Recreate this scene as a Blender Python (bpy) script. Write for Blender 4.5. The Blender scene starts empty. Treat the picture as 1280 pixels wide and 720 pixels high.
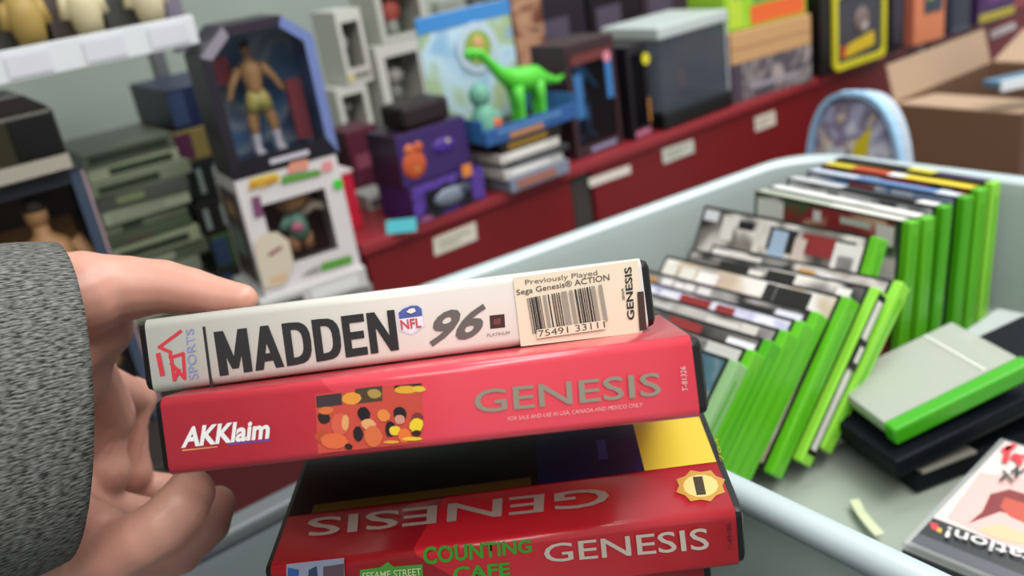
import bpy, math, random
import numpy as np
from mathutils import Matrix, Vector

# ---------------------------------------------------------------- camera, light, exposure
SC = bpy.context.scene
COL = SC.collection
F_PX, CX, CY = 1135.0, 640.0, 360.0
_x = Vector((1687, 745, -1135)).normalized()
_y = Vector((-910, 331, -1135)); _y = (_y - _x * _x.dot(_y)).normalized()
_z = _x.cross(_y)
RW = Matrix((_x, _y, _z))            # camera -> world rotation
CAM = Vector((0, 0, 1.45))
cam_data = bpy.data.cameras.new('camera')
cam = bpy.data.objects.new('camera', cam_data)
COL.objects.link(cam)
cam.matrix_world = Matrix.Translation(CAM) @ RW.to_4x4()
cam_data.sensor_width = 36.0
cam_data.lens = 36.0 * F_PX / 1280.0
cam_data.clip_start = 0.02
cam_data.dof.use_dof = True
cam_data.dof.focus_distance = 0.35
cam_data.dof.aperture_fstop = 8.0
SC.camera = cam

world = bpy.data.worlds.new('world'); SC.world = world
world.use_nodes = True
world.node_tree.nodes['Background'].inputs[0].default_value = (0.93, 0.97, 1.0, 1)
world.node_tree.nodes['Background'].inputs[1].default_value = 0.55

def area(name, loc, target, sx, sy, power, col=(1, 1, 1)):
    l = bpy.data.lights.new(name, 'AREA'); l.shape = 'RECTANGLE'; l.size = sx; l.size_y = sy
    l.energy = power; l.color = col
    o = bpy.data.objects.new(name, l); COL.objects.link(o)
    o.location = loc
    o.rotation_euler = (Vector(target) - Vector(loc)).to_track_quat('-Z', 'Y').to_euler()
    o['label'] = name
    return o
area('ceiling_tube_light', (0.75, -0.35, 2.75), (0.6, 0.2, 1.0), 1.6, 0.5, 26, (1, 0.98, 0.95))
area('ceiling_panel_light', (1.6, 0.55, 2.75), (1.6, 0.6, 1.0), 1.8, 0.4, 22, (0.97, 0.98, 1))
area('ceiling_strip_light', (-0.6, -0.5, 2.6), (0.2, 0.4, 1.2), 1.2, 0.5, 12, (1, 0.97, 0.93))
SC.view_settings.view_transform = 'Standard'
SC.view_settings.look = 'None'
SC.view_settings.gamma = 1
SC.view_settings.use_curve_mapping = False
SC.view_settings.exposure = 0.12

def ray(px, py):
    return RW @ Vector(((px - CX) / F_PX, -(py - CY) / F_PX, -1.0))
def at(px, py, axis, val):
    """point in the room seen at a photograph pixel, on the plane axis=val"""
    d = ray(px, py); t = (val - CAM[axis]) / d[axis]
    return CAM + d * t
def atd(px, py, depth):
    return CAM + ray(px, py) * depth

# ---------------------------------------------------------------- materials
MATS = {}
def lin(h):
    h = h.lstrip('#'); r = [int(h[i:i + 2], 16) / 255 for i in (0, 2, 4)]
    return tuple(((c + 0.055) / 1.055) ** 2.4 if c > 0.04045 else c / 12.92 for c in r) + (1,)
def mat(h, rough=0.5, metal=0.0, spec=0.5, alpha=None, trans=0.0, grain=0.0, bump=0.0, scale=200, coat=0.0, sss=0.0, ior=1.45):
    key = (h, rough, metal, spec, alpha, trans, grain, bump, scale, coat, sss)
    if key in MATS: return MATS[key]
    m = bpy.data.materials.new('m_' + h.strip('#')); m.use_nodes = True
    nt = m.node_tree; b = nt.nodes['Principled BSDF']
    b.inputs['Base Color'].default_value = lin(h)
    b.inputs['Roughness'].default_value = rough
    b.inputs['Metallic'].default_value = metal
    b.inputs['Specular IOR Level'].default_value = spec
    b.inputs['IOR'].default_value = ior
    if alpha is not None: b.inputs['Alpha'].default_value = alpha
    b.inputs['Transmission Weight'].default_value = trans
    b.inputs['Coat Weight'].default_value = coat
    if sss:
        b.inputs['Subsurface Weight'].default_value = sss
        b.inputs['Subsurface Radius'].default_value = (0.01, 0.004, 0.002)
        b.inputs['Subsurface Scale'].default_value = 0.4
    tc = nt.nodes.new('ShaderNodeTexCoord')
    n = nt.nodes.new('ShaderNodeTexNoise'); n.inputs['Scale'].default_value = scale; n.inputs['Detail'].default_value = 4
    nt.links.new(tc.outputs['Object'], n.inputs['Vector'])
    if grain:
        mx = nt.nodes.new('ShaderNodeMix'); mx.data_type = 'RGBA'
        c = lin(h)
        mx.inputs[6].default_value = tuple(v * (1 - grain) for v in c[:3]) + (1,)
        mx.inputs[7].default_value = tuple(min(1, v * (1 + grain)) for v in c[:3]) + (1,)
        nt.links.new(n.outputs['Fac'], mx.inputs[0]); nt.links.new(mx.outputs[2], b.inputs['Base Color'])
    if bump:
        bp = nt.nodes.new('ShaderNodeBump'); bp.inputs['Strength'].default_value = bump; bp.inputs['Distance'].default_value = 0.002
        nt.links.new(n.outputs['Fac'], bp.inputs['Height']); nt.links.new(bp.outputs['Normal'], b.inputs['Normal'])
    MATS[key] = m
    return m
def art(cols, scale=25, rough=0.4, seed=0.0, distort=0.6):
    """printed picture: soft-edged blotches in the given colours"""
    key = ('art', tuple(cols), scale, rough, seed)
    if key in MATS: return MATS[key]
    m = bpy.data.materials.new('m_print'); m.use_nodes = True
    nt = m.node_tree; b = nt.nodes['Principled BSDF']; b.inputs['Roughness'].default_value = rough
    tc = nt.nodes.new('ShaderNodeTexCoord'); mp = nt.nodes.new('ShaderNodeMapping')
    mp.inputs['Location'].default_value = (seed * 3.1, seed * 1.7, seed)
    n = nt.nodes.new('ShaderNodeTexNoise'); n.inputs['Scale'].default_value = scale; n.inputs['Detail'].default_value = 1.5
    n.inputs['Distortion'].default_value = distort
    r = nt.nodes.new('ShaderNodeValToRGB'); cr = r.color_ramp
    k = len(cols)
    while len(cr.elements) < k: cr.elements.new(0.5)
    for i, c in enumerate(cols):
        cr.elements[i].position = 0.3 + 0.4 * i / max(1, k - 1)
        cr.elements[i].color = lin(c)
    cr.interpolation = 'B_SPLINE' if False else 'EASE'
    nt.links.new(tc.outputs['Object'], mp.inputs['Vector']); nt.links.new(mp.outputs[0], n.inputs['Vector'])
    nt.links.new(n.outputs['Fac'], r.inputs[0]); nt.links.new(r.outputs[0], b.inputs['Base Color'])
    MATS[key] = m
    return m
def red_print(c1, c2, scale, rough=0.28):
    """red sleeve print with the faint diagonal grid of squares"""
    key = ('red', c1, c2, scale)
    if key in MATS: return MATS[key]
    m = bpy.data.materials.new('m_red_print'); m.use_nodes = True
    nt = m.node_tree; b = nt.nodes['Principled BSDF']; b.inputs['Roughness'].default_value = rough
    b.inputs['Coat Weight'].default_value = 0.3; b.inputs['Coat Roughness'].default_value = 0.15
    tc = nt.nodes.new('ShaderNodeTexCoord'); mp = nt.nodes.new('ShaderNodeMapping')
    mp.inputs['Rotation'].default_value = (0.9, 0.35, 0.75); mp.inputs['Scale'].default_value = (1, 1, 1)
    ck = nt.nodes.new('ShaderNodeTexWave'); ck.wave_type = 'BANDS'; ck.wave_profile = 'SAW'
    ck.inputs['Scale'].default_value = scale; ck.inputs['Distortion'].default_value = 0
    r = nt.nodes.new('ShaderNodeMix'); r.data_type = 'RGBA'
    r.inputs[6].default_value = lin(c1); r.inputs[7].default_value = lin(c2)
    nt.links.new(tc.outputs['Object'], mp.inputs['Vector']); nt.links.new(mp.outputs[0], ck.inputs['Vector'])
    nt.links.new(ck.outputs['Fac'], r.inputs[0]); nt.links.new(r.outputs[2], b.inputs['Base Color'])
    MATS[key] = m
    return m

# ---------------------------------------------------------------- object helpers
def T(o, label, cat, group=None):
    o['label'] = label; o['category'] = cat
    if group: o['group'] = group
    return o
def root(name, M=None, label=None, cat=None, group=None):
    o = bpy.data.objects.new(name, None); COL.objects.link(o)
    o.empty_display_size = 0.02
    if M is not None: o.matrix_world = M
    if label: T(o, label, cat, group)
    return o
class MB:
    def __init__(s): s.v = []; s.f = []; s.m = []; s.mats = []
    def mi(s, m):
        if m not in s.mats: s.mats.append(m)
        return s.mats.index(m)
    def box(s, x0, x1, y0, y1, z0, z1, m, M=None, front=None):
        b = len(s.v)
        for p in ((x0,y0,z0),(x1,y0,z0),(x1,y1,z0),(x0,y1,z0),(x0,y0,z1),(x1,y0,z1),(x1,y1,z1),(x0,y1,z1)):
            s.v.append(tuple(M @ Vector(p)) if M else p)
        i = s.mi(m); fi = s.mi(front) if front else i
        for k, q in enumerate(((0,3,2,1),(4,5,6,7),(0,1,5,4),(2,3,7,6),(1,2,6,5),(3,0,4,7))):
            s.f.append(tuple(b + j for j in q)); s.m.append(fi if k == 2 else i)
        return s
    def poly(s, pts, m):
        b = len(s.v); s.v += [tuple(p) for p in pts]; s.f.append(tuple(range(b, b + len(pts)))); s.m.append(s.mi(m)); return s
    def prism(s, outline, y0, y1, m, front=None):
        """outline in xz, extruded along y"""
        n = len(outline); b = len(s.v)
        s.v += [(x, y0, z) for x, z in outline] + [(x, y1, z) for x, z in outline]
        i = s.mi(m); fi = s.mi(front) if front else i
        s.f.append(tuple(b + k for k in range(n))); s.m.append(fi)
        s.f.append(tuple(b + n + k for k in reversed(range(n)))); s.m.append(i)
        for k in range(n):
            j = (k + 1) % n
            s.f.append((b + j, b + k, b + n + k, b + n + j)); s.m.append(i)
        return s
    def tube(s, pts, rads, m, n=10, caps=True):
        pts = [Vector(p) for p in pts]; b0 = len(s.v); mi = s.mi(m)
        up = Vector((0.13, 0.31, 0.94)).normalized()
        for k, p in enumerate(pts):
            d = (pts[min(k + 1, len(pts) - 1)] - pts[max(k - 1, 0)])
            d = d.normalized() if d.length > 1e-9 else Vector((0, 0, 1))
            a = d.cross(up if abs(d.dot(up)) < 0.95 else Vector((1, 0, 0))).normalized(); c = d.cross(a)
            r = rads[k] if isinstance(rads, (list, tuple)) else rads
            for j in range(n):
                t = 2 * math.pi * j / n
                s.v.append(tuple(p + a * (r * math.cos(t)) + c * (r * math.sin(t))))
        for k in range(len(pts) - 1):
            for j in range(n):
                q = b0 + k * n; j2 = (j + 1) % n
                s.f.append((q + j, q + j2, q + n + j2, q + n + j)); s.m.append(mi)
        if caps:
            s.f.append(tuple(b0 + j for j in reversed(range(n)))); s.m.append(mi)
            e = b0 + (len(pts) - 1) * n
            s.f.append(tuple(e + j for j in range(n))); s.m.append(mi)
        return s
    def ball(s, c, r, m, n=10, k=7):
        c = Vector(c); r = Vector(r) if isinstance(r, (tuple, list)) else Vector((r, r, r))
        b = len(s.v); mi = s.mi(m)
        s.v.append((c.x, c.y, c.z - r.z))
        for i in range(1, k):
            ph = -math.pi / 2 + math.pi * i / k
            for j in range(n):
                t = 2 * math.pi * j / n
                s.v.append((c.x + r.x * math.cos(ph) * math.cos(t), c.y + r.y * math.cos(ph) * math.sin(t), c.z + r.z * math.sin(ph)))
        s.v.append((c.x, c.y, c.z + r.z)); top = len(s.v) - 1
        for j in range(n):
            j2 = (j + 1) % n
            s.f.append((b, b + 1 + j2, b + 1 + j)); s.m.append(mi)
            for i in range(k - 2):
                q = b + 1 + i * n
                s.f.append((q + j, q + j2, q + n + j2, q + n + j)); s.m.append(mi)
            q = b + 1 + (k - 2) * n
            s.f.append((q + j, q + j2, top)); s.m.append(mi)
        return s
    def build(s, name, parent=None, bevel=0, smooth=False, M=None, seg=2):
        me = bpy.data.meshes.new(name); me.from_pydata(s.v, [], s.f)
        for m in s.mats: me.materials.append(m)
        me.polygons.foreach_set('material_index', s.m)
        if smooth: me.polygons.foreach_set('use_smooth', [True] * len(s.f))
        me.update()
        o = bpy.data.objects.new(name, me); COL.objects.link(o)
        if parent: o.parent = parent
        if M is not None: o.matrix_basis = M
        if bevel:
            md = o.modifiers.new('bevel', 'BEVEL'); md.width = bevel; md.segments = seg; md.limit_method = 'ANGLE'
            if smooth is False:
                pass
        return o
def bx(name, parent, x0, x1, y0, y1, z0, z1, m, bevel=0, front=None):
    return MB().box(x0, x1, y0, y1, z0, z1, m, front=front).build(name, parent, bevel)
def struct(o):
    o['kind'] = 'structure'; return o

# flat printing: everything given on a face frame O + u*U + v*V, lifted along N
class Face:
    def __init__(s, O, U, V, lift=0.00025):
        s.O = Vector(O); s.U = Vector(U).normalized(); s.V = Vector(V).normalized(); s.N = s.U.cross(s.V); s.l = lift
    def p(s, u, v, k=1): return s.O + s.U * u + s.V * v + s.N * (s.l * k)
def text_mesh(body, bold=0.0, shear=0.0, sp=1.0):
    c = bpy.data.curves.new('t', 'FONT'); c.body = body; c.offset = bold; c.resolution_u = 3; c.space_character = sp
    o = bpy.data.objects.new('t', c); COL.objects.link(o)
    dg = bpy.context.evaluated_depsgraph_get(); dg.update()
    me = bpy.data.meshes.new_from_object(o.evaluated_get(dg))
    bpy.data.objects.remove(o)
    v = np.array([x.co[:2] for x in me.vertices]) if len(me.vertices) else np.zeros((1, 2))
    v[:, 0] += shear * v[:, 1]
    mn, mxx = v.min(0), v.max(0)
    return me, (v - mn) / np.maximum(mxx - mn, 1e-6)
def lettering(parent, name, body, face, quad, m, bold=0.0, shear=0.0, k=2, sp=1.0):
    """fit text into a quad given as four (u,v): bottom-left, bottom-right, top-right, top-left of the word"""
    me, v = text_mesh(body, bold, shear, sp)
    q = [Vector(p) for p in quad]
    for i, vt in enumerate(me.vertices):
        a, b = v[i]
        w = q[0] * (1 - a) * (1 - b) + q[1] * a * (1 - b) + q[2] * a * b + q[3] * (1 - a) * b
        vt.co = face.p(w.x, w.y, k)
    me.materials.clear(); me.materials.append(m)
    for p in me.polygons: p.material_index = 0
    o = bpy.data.objects.new(name, me); COL.objects.link(o); o.parent = parent
    return o
def prints(parent, name, face, items, k=1):
    """items: list of (material, [(u,v)...])"""
    if name == 'box_print' and len(items) <= 3 and k == 1:
        for i, (m, pts) in enumerate(items):
            o = MB().poly([face.p(u, v, k + 0.15 * i) for u, v in pts], m).build('box_print', parent)
        return o
    b = MB()
    for i, (m, pts) in enumerate(items):
        b.poly([face.p(u, v, k + 0.15 * i) for u, v in pts], m)
    return b.build(name, parent)
def rect(u0, v0, u1, v1): return [(u0, v0), (u1, v0), (u1, v1), (u0, v1)]
def stroke(pts, w):
    out = []
    for (a, b), (c, d) in zip(pts[:-1], pts[1:]):
        dx, dy = c - a, d - b; L = math.hypot(dx, dy) or 1; nx, ny = -dy / L * w / 2, dx / L * w / 2
        ex, ey = dx / L * w * 0.3, dy / L * w * 0.3
        out.append([(a - ex - nx, b - ey - ny), (c + ex - nx, d + ey - ny), (c + ex + nx, d + ey + ny), (a - ex + nx, b - ey + ny)])
    return out
class Px:
    """turns photograph pixels into (u,v) on a face of a placed box"""
    def __init__(s, M, face):
        s.M = M; s.fc = face
        s.o = M @ face.O; R = M.to_3x3(); s.u = (R @ face.U).normalized(); s.v = (R @ face.V).normalized(); s.n = s.u.cross(s.v)
    def __call__(s, px, py):
        d = ray(px, py); t = (s.o - CAM).dot(s.n) / d.dot(s.n); w = CAM + d * t - s.o
        return (w.dot(s.u), w.dot(s.v))
    def quad(s, *pts): return [s(*p) for p in pts]

WHITE = mat('#dedcd6', 0.45); BLACK = mat('#0d0c0e', 0.4); INK = mat('#1b1a1c', 0.5)

# ================================================================ large structure
SHELF_Y, LEDGE = 1.0, 1.09
struct(bx('floor', None, -1.2, 4.6, -1.2, 2.2, -0.05, 0, mat('#6d675f', 0.6, grain=0.15, scale=8)))
struct(bx('wall_back', None, -1.2, 4.6, 1.62, 1.68, 0, 2.6, mat('#98a39a', 0.8, grain=0.06, scale=5)))
struct(bx('wall_left', None, -1.26, -1.2, -1.2, 1.68, 0, 2.6, mat('#8f938c', 0.8, grain=0.06, scale=5)))

# red shelf run: cabinet with posts, fascia panels and price labels
SH = root('display_shelf', Matrix.Translation((0.4, SHELF_Y, 0)), 'long dark red display shelf with metal posts and small price labels along its front', 'shelf')
redm = mat('#741519', 0.42, grain=0.05, scale=30)
redl = mat('#8c2a30', 0.35)
def lx(x): return x - 0.4
for x0, x1 in ((0.474, 0.822), (0.866, 1.765), (1.805, 3.9)):
    bx('fascia_panel', SH, lx(x0), lx(x1), 0.0, 0.02, 0.12, LEDGE - 0.014, redm, 0.002)
bx('shelf_board', SH, lx(0.468), lx(3.9), -0.006, 0.6, LEDGE - 0.016, LEDGE, redl, 0.003)
for x0, x1, c in ((0.826, 0.862, '#47433f'), (1.772, 1.798, '#a9a39b')):
    bx('post', SH, lx(x0), lx(x1), 0.004, 0.03, 0.0, LEDGE - 0.018, mat(c, 0.4, 0.3), 0.002)
bx('side_panel', SH, lx(0.468), lx(0.4738), 0.02, 0.6, 0.0, LEDGE - 0.016, redm)
fsh = Face((-0.4, 0, 0), (1, 0, 0), (0, 0, 1), 0.0006)
psh = lambda x, y: (lambda w: (w.x, w.z))(at(x, y, 1, SHELF_Y))
for i, (a, b, c, d, colr) in enumerate((
    ((541, 298), (594, 277), (596, 299), (543, 320), '#d8d2c0'), ((735, 224), (787, 206), (788, 216), (737, 234), '#e4dccf'),
    ((827, 187), (866, 174), (867, 190), (829, 205), '#c9cabd'), ((943, 147), (968, 138), (969, 155), (944, 165), '#d9cdbd'),
    ((1168, 59), (1190, 50), (1192, 66), (1170, 76), '#dfe6ea'), ((1236, 40), (1268, 27), (1270, 35), (1238, 49), '#cdbfc0'))):
    q = [psh(*d), psh(*c), psh(*b), psh(*a)]
    mm = MB(); m = mat(colr, 0.5)
    P = [Vector((u - 0.4, -0.0012, v)) for u, v in q]; Q = [Vector((u - 0.4, 0.001, v)) for u, v in q]
    mm.poly(P, m); mm.poly(Q[::-1], m)
    for k in range(4):
        j = (k + 1) % 4; mm.poly([P[j], P[k], Q[k], Q[j]], m)
    lab = mm.build('price_label', SH)
    if i in (0, 2, 3):
        f2 = Face((-0.4, -0.0012, 0), (1, 0, 0), (0, 0, 1), 0.0004)
        b2 = lambda s, t: ((q[0][0] * (1 - s) + q[1][0] * s) * (1 - t) + (q[3][0] * (1 - s) + q[2][0] * s) * t,
                           (q[0][1] * (1 - s) + q[1][1] * s) * (1 - t) + (q[3][1] * (1 - s) + q[2][1] * s) * t)
        gm = mat('#6f7468', 0.5)
        prints(lab, 'label_print', f2, [(gm, [b2(.12, .3), b2(.6, .3), b2(.6, .38), b2(.12, .38)]),
                                        (gm, [b2(.1, .6), b2(.85, .6), b2(.85, .68), b2(.1, .68)])])
# wall behind the shelf carries slat panel
# low left shelf where the dark stacks stand
LOW = 1.0
LS = root('low_shelf', Matrix.Translation((0.0, 1.05, 0)), 'low dark shelf unit at the left holding flat stacks behind the hand', 'shelf')
lowm = mat('#2b2622', 0.6)
bx('shelf_board', LS, -0.55, 0.42, -0.2, 0.5, LOW - 0.02, LOW, lowm, 0.002)
bx('front_panel', LS, -0.55, 0.42, -0.19, -0.17, 0.0, LOW - 0.021, mat('#571a1d', 0.5), 0.001)
# glass shelf with white price rail, top left
GS = root('glass_shelf', Matrix.Translation((0.0, 1.0, 1.372)), 'green-edged glass shelf with white price rail at the upper left', 'shelf')
glassm = mat('#9fb3a8', 0.15, alpha=0.45)
bx('glass_board', GS, -0.4, 0.333, 0.006, 0.42, -0.004, 0.004, glassm, 0.001)
a0, a1 = at(0, 80, 1, 1.0), at(243, 30, 1, 1.0)
bx('price_rail', GS, -0.4, 0.338, -0.004, 0.004, -0.006, 0.024, mat('#d5d8da', 0.4), 0.001)
for px in (30, 125, 205):
    p = at(px, 70 - px * 0.2, 1, 1.0)
    bx('price_tag', GS, p.x - 0.02, p.x + 0.02, -0.0055, -0.0042, -0.002, 0.018, mat('#cfcfd6', 0.4))
bx('shelf_upright', GS, 0.345, 0.365, 0.10, 0.12, -0.02, 0.35, mat('#8d8495', 0.4, 0.4), 0.002)
bx('shelf_upright', GS, 0.40, 0.42, 0.40, 0.42, -0.27, 0.4, mat('#6d6f72', 0.4, 0.4), 0.002)

# table under the tub, grey metal with a raised lip
TBZ = 1.035
TB = root('sorting_table', Matrix.Translation((0.3, 0.3, 0)), 'grey metal sorting table carrying the clear tub and the game stack', 'table')
gm = mat('#6f7678', 0.38, 0.5)
bx('tabletop', TB, -0.75, 0.50, -0.72, 0.315, TBZ - 0.02, TBZ, gm, 0.002)
bx('raised_lip', TB, -0.75, 0.50, 0.322, 0.345, TBZ - 0.03, TBZ + 0.008, mat('#8b9193', 0.35, 0.5), 0.003)
bx('lip_gap_strip', TB, -0.75, 0.50, 0.315, 0.322, TBZ - 0.02, TBZ - 0.002, mat('#22272a', 0.6))  # dark filler painted in for the shade of the open gap at the lip
for sx in (-0.7, 0.45):
    for sy in (-0.68, 0.3):
        bx('leg', TB, sx - 0.02, sx + 0.02, sy - 0.02, sy + 0.02, 0, TBZ - 0.031, gm, 0.002)

# ================================================================ clear plastic tub
ZR, ZF = 1.17, 1.042
def tub():
    A, B = Vector((0.292, 0.633)), Vector((0.779, 0.578)); L = (B - A).normalized(); W = Vector((L.y, -L.x))  # W points to -y
    ln, wd = (B - A).length + 0.016, 0.62
    M = Matrix.Translation((A.x, A.y, TBZ + 0.001)); W = Vector((0.004, -1.0))
    r = root('plastic_tub', M, 'large frosted clear plastic tub with wide rim full of green game cases', 'tub')
    m = bpy.data.materials.new('m_frosted_plastic'); m.use_nodes = True
    b = m.node_tree.nodes['Principled BSDF']; b.inputs['Base Color'].default_value = lin('#b3c0bd')
    b.inputs['Roughness'].default_value = 0.28; b.inputs['Alpha'].default_value = 0.74
    rr = 0.055
    def ring(x0, x1, y0, y1, r, n=7):
        out = []
        for cx, cy, s in ((x1 - r, y0 + r, -90), (x1 - r, y1 - r, 0), (x0 + r, y1 - r, 90), (x0 + r, y0 + r, 180)):
            for i in range(n + 1):
                t = math.radians(s + 90 * i / n); out.append((cx + r * math.cos(t), cy + r * math.sin(t)))
        return out
    H = ZR - TBZ - 0.001
    def lay(ins, z, r): return [(x, y, z) for x, y in ring(ins, ln - ins, ins, wd - ins, r)]
    def pm_(hx, al):
        q = m.copy(); bb = q.node_tree.nodes['Principled BSDF']; bb.inputs['Base Color'].default_value = lin(hx); bb.inputs['Alpha'].default_value = al; return q
    def skin(layers, cap, name, m=m):
        me = MB(); i = me.mi(m); n = len(layers[0])
        for l in layers: me.v += l
        for k in range(len(layers) - 1):
            for j in range(n):
                j2 = (j + 1) % n; q = k * n
                me.f.append((q + j, q + j2, q + n + j2, q + n + j)); me.m.append(i)
        if cap is not None:
            me.f.append(tuple(cap * n + j for j in range(n))); me.m.append(i)
        me.v = [(L.x * x + W.x * y, L.y * x + W.y * y, z) for x, y, z in me.v]
        return me.build(name, r, smooth=True)
    # outer wall -> rim roll -> inner wall -> floor, one closed shell
    Ls = [lay(0.016, 0.0, 0.045), lay(0.012, 0.008, 0.05), lay(0.006, H - 0.016, rr), lay(-0.006, H - 0.012, rr), lay(-0.008, H - 0.004, rr), lay(-0.003, H, rr),
          lay(0.005, H, rr), lay(0.009, H - 0.004, rr), lay(0.012, H - 0.014, rr), lay(0.019, 0.012, 0.045), lay(0.026, 0.005, 0.04)]
    skin(Ls[:3], None, 'outer_wall'); skin(Ls[2:8], None, 'rim', pm_('#bccacc', .93)); skin(Ls[7:10], None, 'inner_wall'); skin(Ls[9:], 1, 'tub_floor', pm_('#a9b3a6', .82))
    return r
TUB = tub()

# ================================================================ green game cases in the tub
GREEN = mat('#5fb81c', 0.3, coat=0.3); GREEN_L = mat('#8fd63f', 0.25, coat=0.3); GREEN_D = mat('#4aa614', 0.3, coat=0.3)
GREEN_P = mat('#9cc88a', 0.25, alpha=0.75)
def case_matrix(bot, top, zf, back=(0.10, 1, 0)):
    P0 = at(*bot, 2, zf); P1 = at(*top, 1, P0.y)
    e = (P1 - P0).normalized(); b = Vector(back).normalized(); b = (b - e * e.dot(b)).normalized(); n = b.cross(e)
    lo = min((n * (sx * 0.0075) + b * sy).z for sx in (-1, 1) for sy in (0, 0.19))
    P0 = P0 + Vector((0, 0, 1.0420 - (P0.z + lo)))
    return Matrix(((n.x, b.x, e.x, P0.x), (n.y, b.y, e.y, P0.y), (n.z, b.z, e.z, P0.z), (0, 0, 0, 1)))
def game_case(M, L, Hh, th, green, topcols, cover, label, group, end_sheet=None, seed=0, latch=False, shift=0.0):
    """x thickness, y length going back, z height; shell, paper spine on the upper long edge, cover on -x"""
    r = root('game_case', M @ Matrix.Translation((0, shift, 0)), label, 'game case', group)
    t = th / 2
    o = MB().box(-t, t, 0, 0.0085, 0, Hh, green).build('shell', r, 0.0016, seg=2)
    MB().box(-t * .97, t * .97, 0.0088, L, 0.0005, Hh - 0.0006, mat('#2a2c28', .35)).build('cover_sleeve', r)
    fT = Face((0, 0, Hh - .0006), (0, 1, 0), (-1, 0, 0), 0.0003)
    its = []; rnd = random.Random(seed); y = 0.006; n = len(topcols)
    cuts = sorted(rnd.uniform(0.1, 0.9) for _ in range(n - 1)); cuts = [0] + cuts + [1]
    for k in range(n):
        u0, u1 = 0.0095 + (L - 0.011) * cuts[k], 0.0095 + (L - 0.011) * cuts[k + 1]
        its.append((mat(topcols[k], 0.35), rect(u0, -t * 0.9, u1, t * 0.9)))
    prints(r, 'spine_paper', fT, its)
    fC = Face((-t * .97, 0, 0), (0, -1, 0), (0, 0, 1), 0.0003)
    its = [(mat('#20211f', 0.35), rect(-L + 0.001, 0.003, -0.0095, Hh - 0.001))]
    its.append((cover, rect(-L + 0.003, 0.005, -0.0105, Hh - 0.003)))
    uu = -L + 0.004
    while uu < -0.03:
        wv = rnd.uniform(0.008, 0.035); c_ = rnd.choice(topcols + ['#d8d4cc', '#2a2827', '#b98a4a', '#8a2f30', '#d9d9dd', '#6f6a66'])
        if rnd.random() < 0.75: its.append((mat(c_, 0.35), rect(uu, Hh - rnd.uniform(0.012, 0.034), min(uu + wv, -0.011), Hh - rnd.uniform(0.0035, 0.008))))
        uu += wv + rnd.uniform(0.0, 0.008)
    prints(r, 'cover_sheet', fC, its)
    fE = Face((0, 0, 0), (1, 0, 0), (0, 0, 1), 0.0003)
    if end_sheet:
        prints(r, 'end_paper', fE, [(mat('#15160f', 0.4), rect(-t * .75, 0.008, t * 0.75, Hh - 0.003)),
                                    (mat(end_sheet, 0.4), rect(-t * .45, 0.012, t * 0.55, Hh - 0.008))])
    if latch:
        MB().box(-t * 0.7, t * 0.7, -0.002, 0.0, Hh * .55, Hh * 0.72, BLACK).box(-t * .3, t * .3, -0.0026, -0.0019, Hh * .59, Hh * .68, WHITE).build('latch', r)
    # finger groove on the short green end
    MB().box(-t * 0.12, t * 0.12, -0.0006, 0.0004, 0.012, Hh - 0.012, GREEN_D if green is not GREEN_D else GREEN).build('edge_groove', r) if not end_sheet else None
    return r
A_ = lambda *c, s=30, q=0: art(list(c), s, 0.3, q)
GL = 'green game cases leaning in the near row'
near = [
 ((1052, 548), (1121, 316), GREEN,  ['#23221f', '#cfc9c0', '#1c1c1c'], A_('#151413', '#77706a', '#d8d4cc', '#3a2f35', s=18, q=1), 'green game case with barcode panel, last at the right of the near row', None, False),
 ((1034, 588), (1142, 364), GREEN_L, ['#c9c4bb', '#463a34', '#d9d6d0'], A_('#191919', '#c4bfb8', '#8a8078', s=22, q=2), 'light green game case leaning in front of the barcode one', None, False),
 ((1009, 600), (1105, 388), GREEN_L, ['#e3e1db', '#262423', '#dedcd6'], A_('#e0ddd5', '#26262a', '#b9b2a8', s=20, q=3), 'game case with white paper end and black latch in the near row', '#dcdcd2', True),
 ((972, 620), (1074, 392), GREEN,  ['#dad6cd', '#e8e6e2', '#7d2622', '#2c2b2a'], A_('#ece9e2', '#c9b8a0', '#a8a19a', s=22, q=4), 'green game case just left of the white-ended one, white cover sheet', None, False),
 ((931, 635), (1036, 417), GREEN,  ['#2b2826', '#d6d2ca', '#89201f', '#ddd9d2'], A_('#d8d4cc', '#8e8a86', '#33302f', s=25, q=5), 'green game case with dark spine in the middle of the near row', None, False),
 ((896, 650), (1002, 434), GREEN,  ['#a9a8c9', '#c4c2d8', '#35343f'], A_('#a7a6c6', '#dcdce4', '#55506a', s=25, q=6), 'green game case with lavender spine paper in the near row', None, False),
 ((862, 668), (970, 452), GREEN,  ['#e2e0dc', '#3b3836', '#c8c5c2'], A_('#d5d2cc', '#5b5653', s=22, q=7), 'green game case with white and charcoal spine behind the red games', None, False),
 ((830, 686), (944, 468), GREEN_D, ['#242322', '#bcb8b0', '#1f1e1d'], A_('#2a2827', '#8d8884', s=22, q=8), 'darker green game case near the left end of the near row', None, False),
 ((800, 704), (922, 482), GREEN,  ['#d9d7d3', '#2b2a2a', '#c7c5bf', '#2c6fb0', '#d7c33a'], A_('#3a3836', '#c8c4bd', s=22, q=9), 'green game case with blue patch on its spine beside the white box', None, False),
 ((772, 722), (903, 500), GREEN_P, ['#4c7e8a', '#20242a', '#cfd2cc'], A_('#16202a', '#4a6b78', '#d5d8d0', s=22, q=10), 'pale translucent green game case nearest the held red box', None, False),
]
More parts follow.
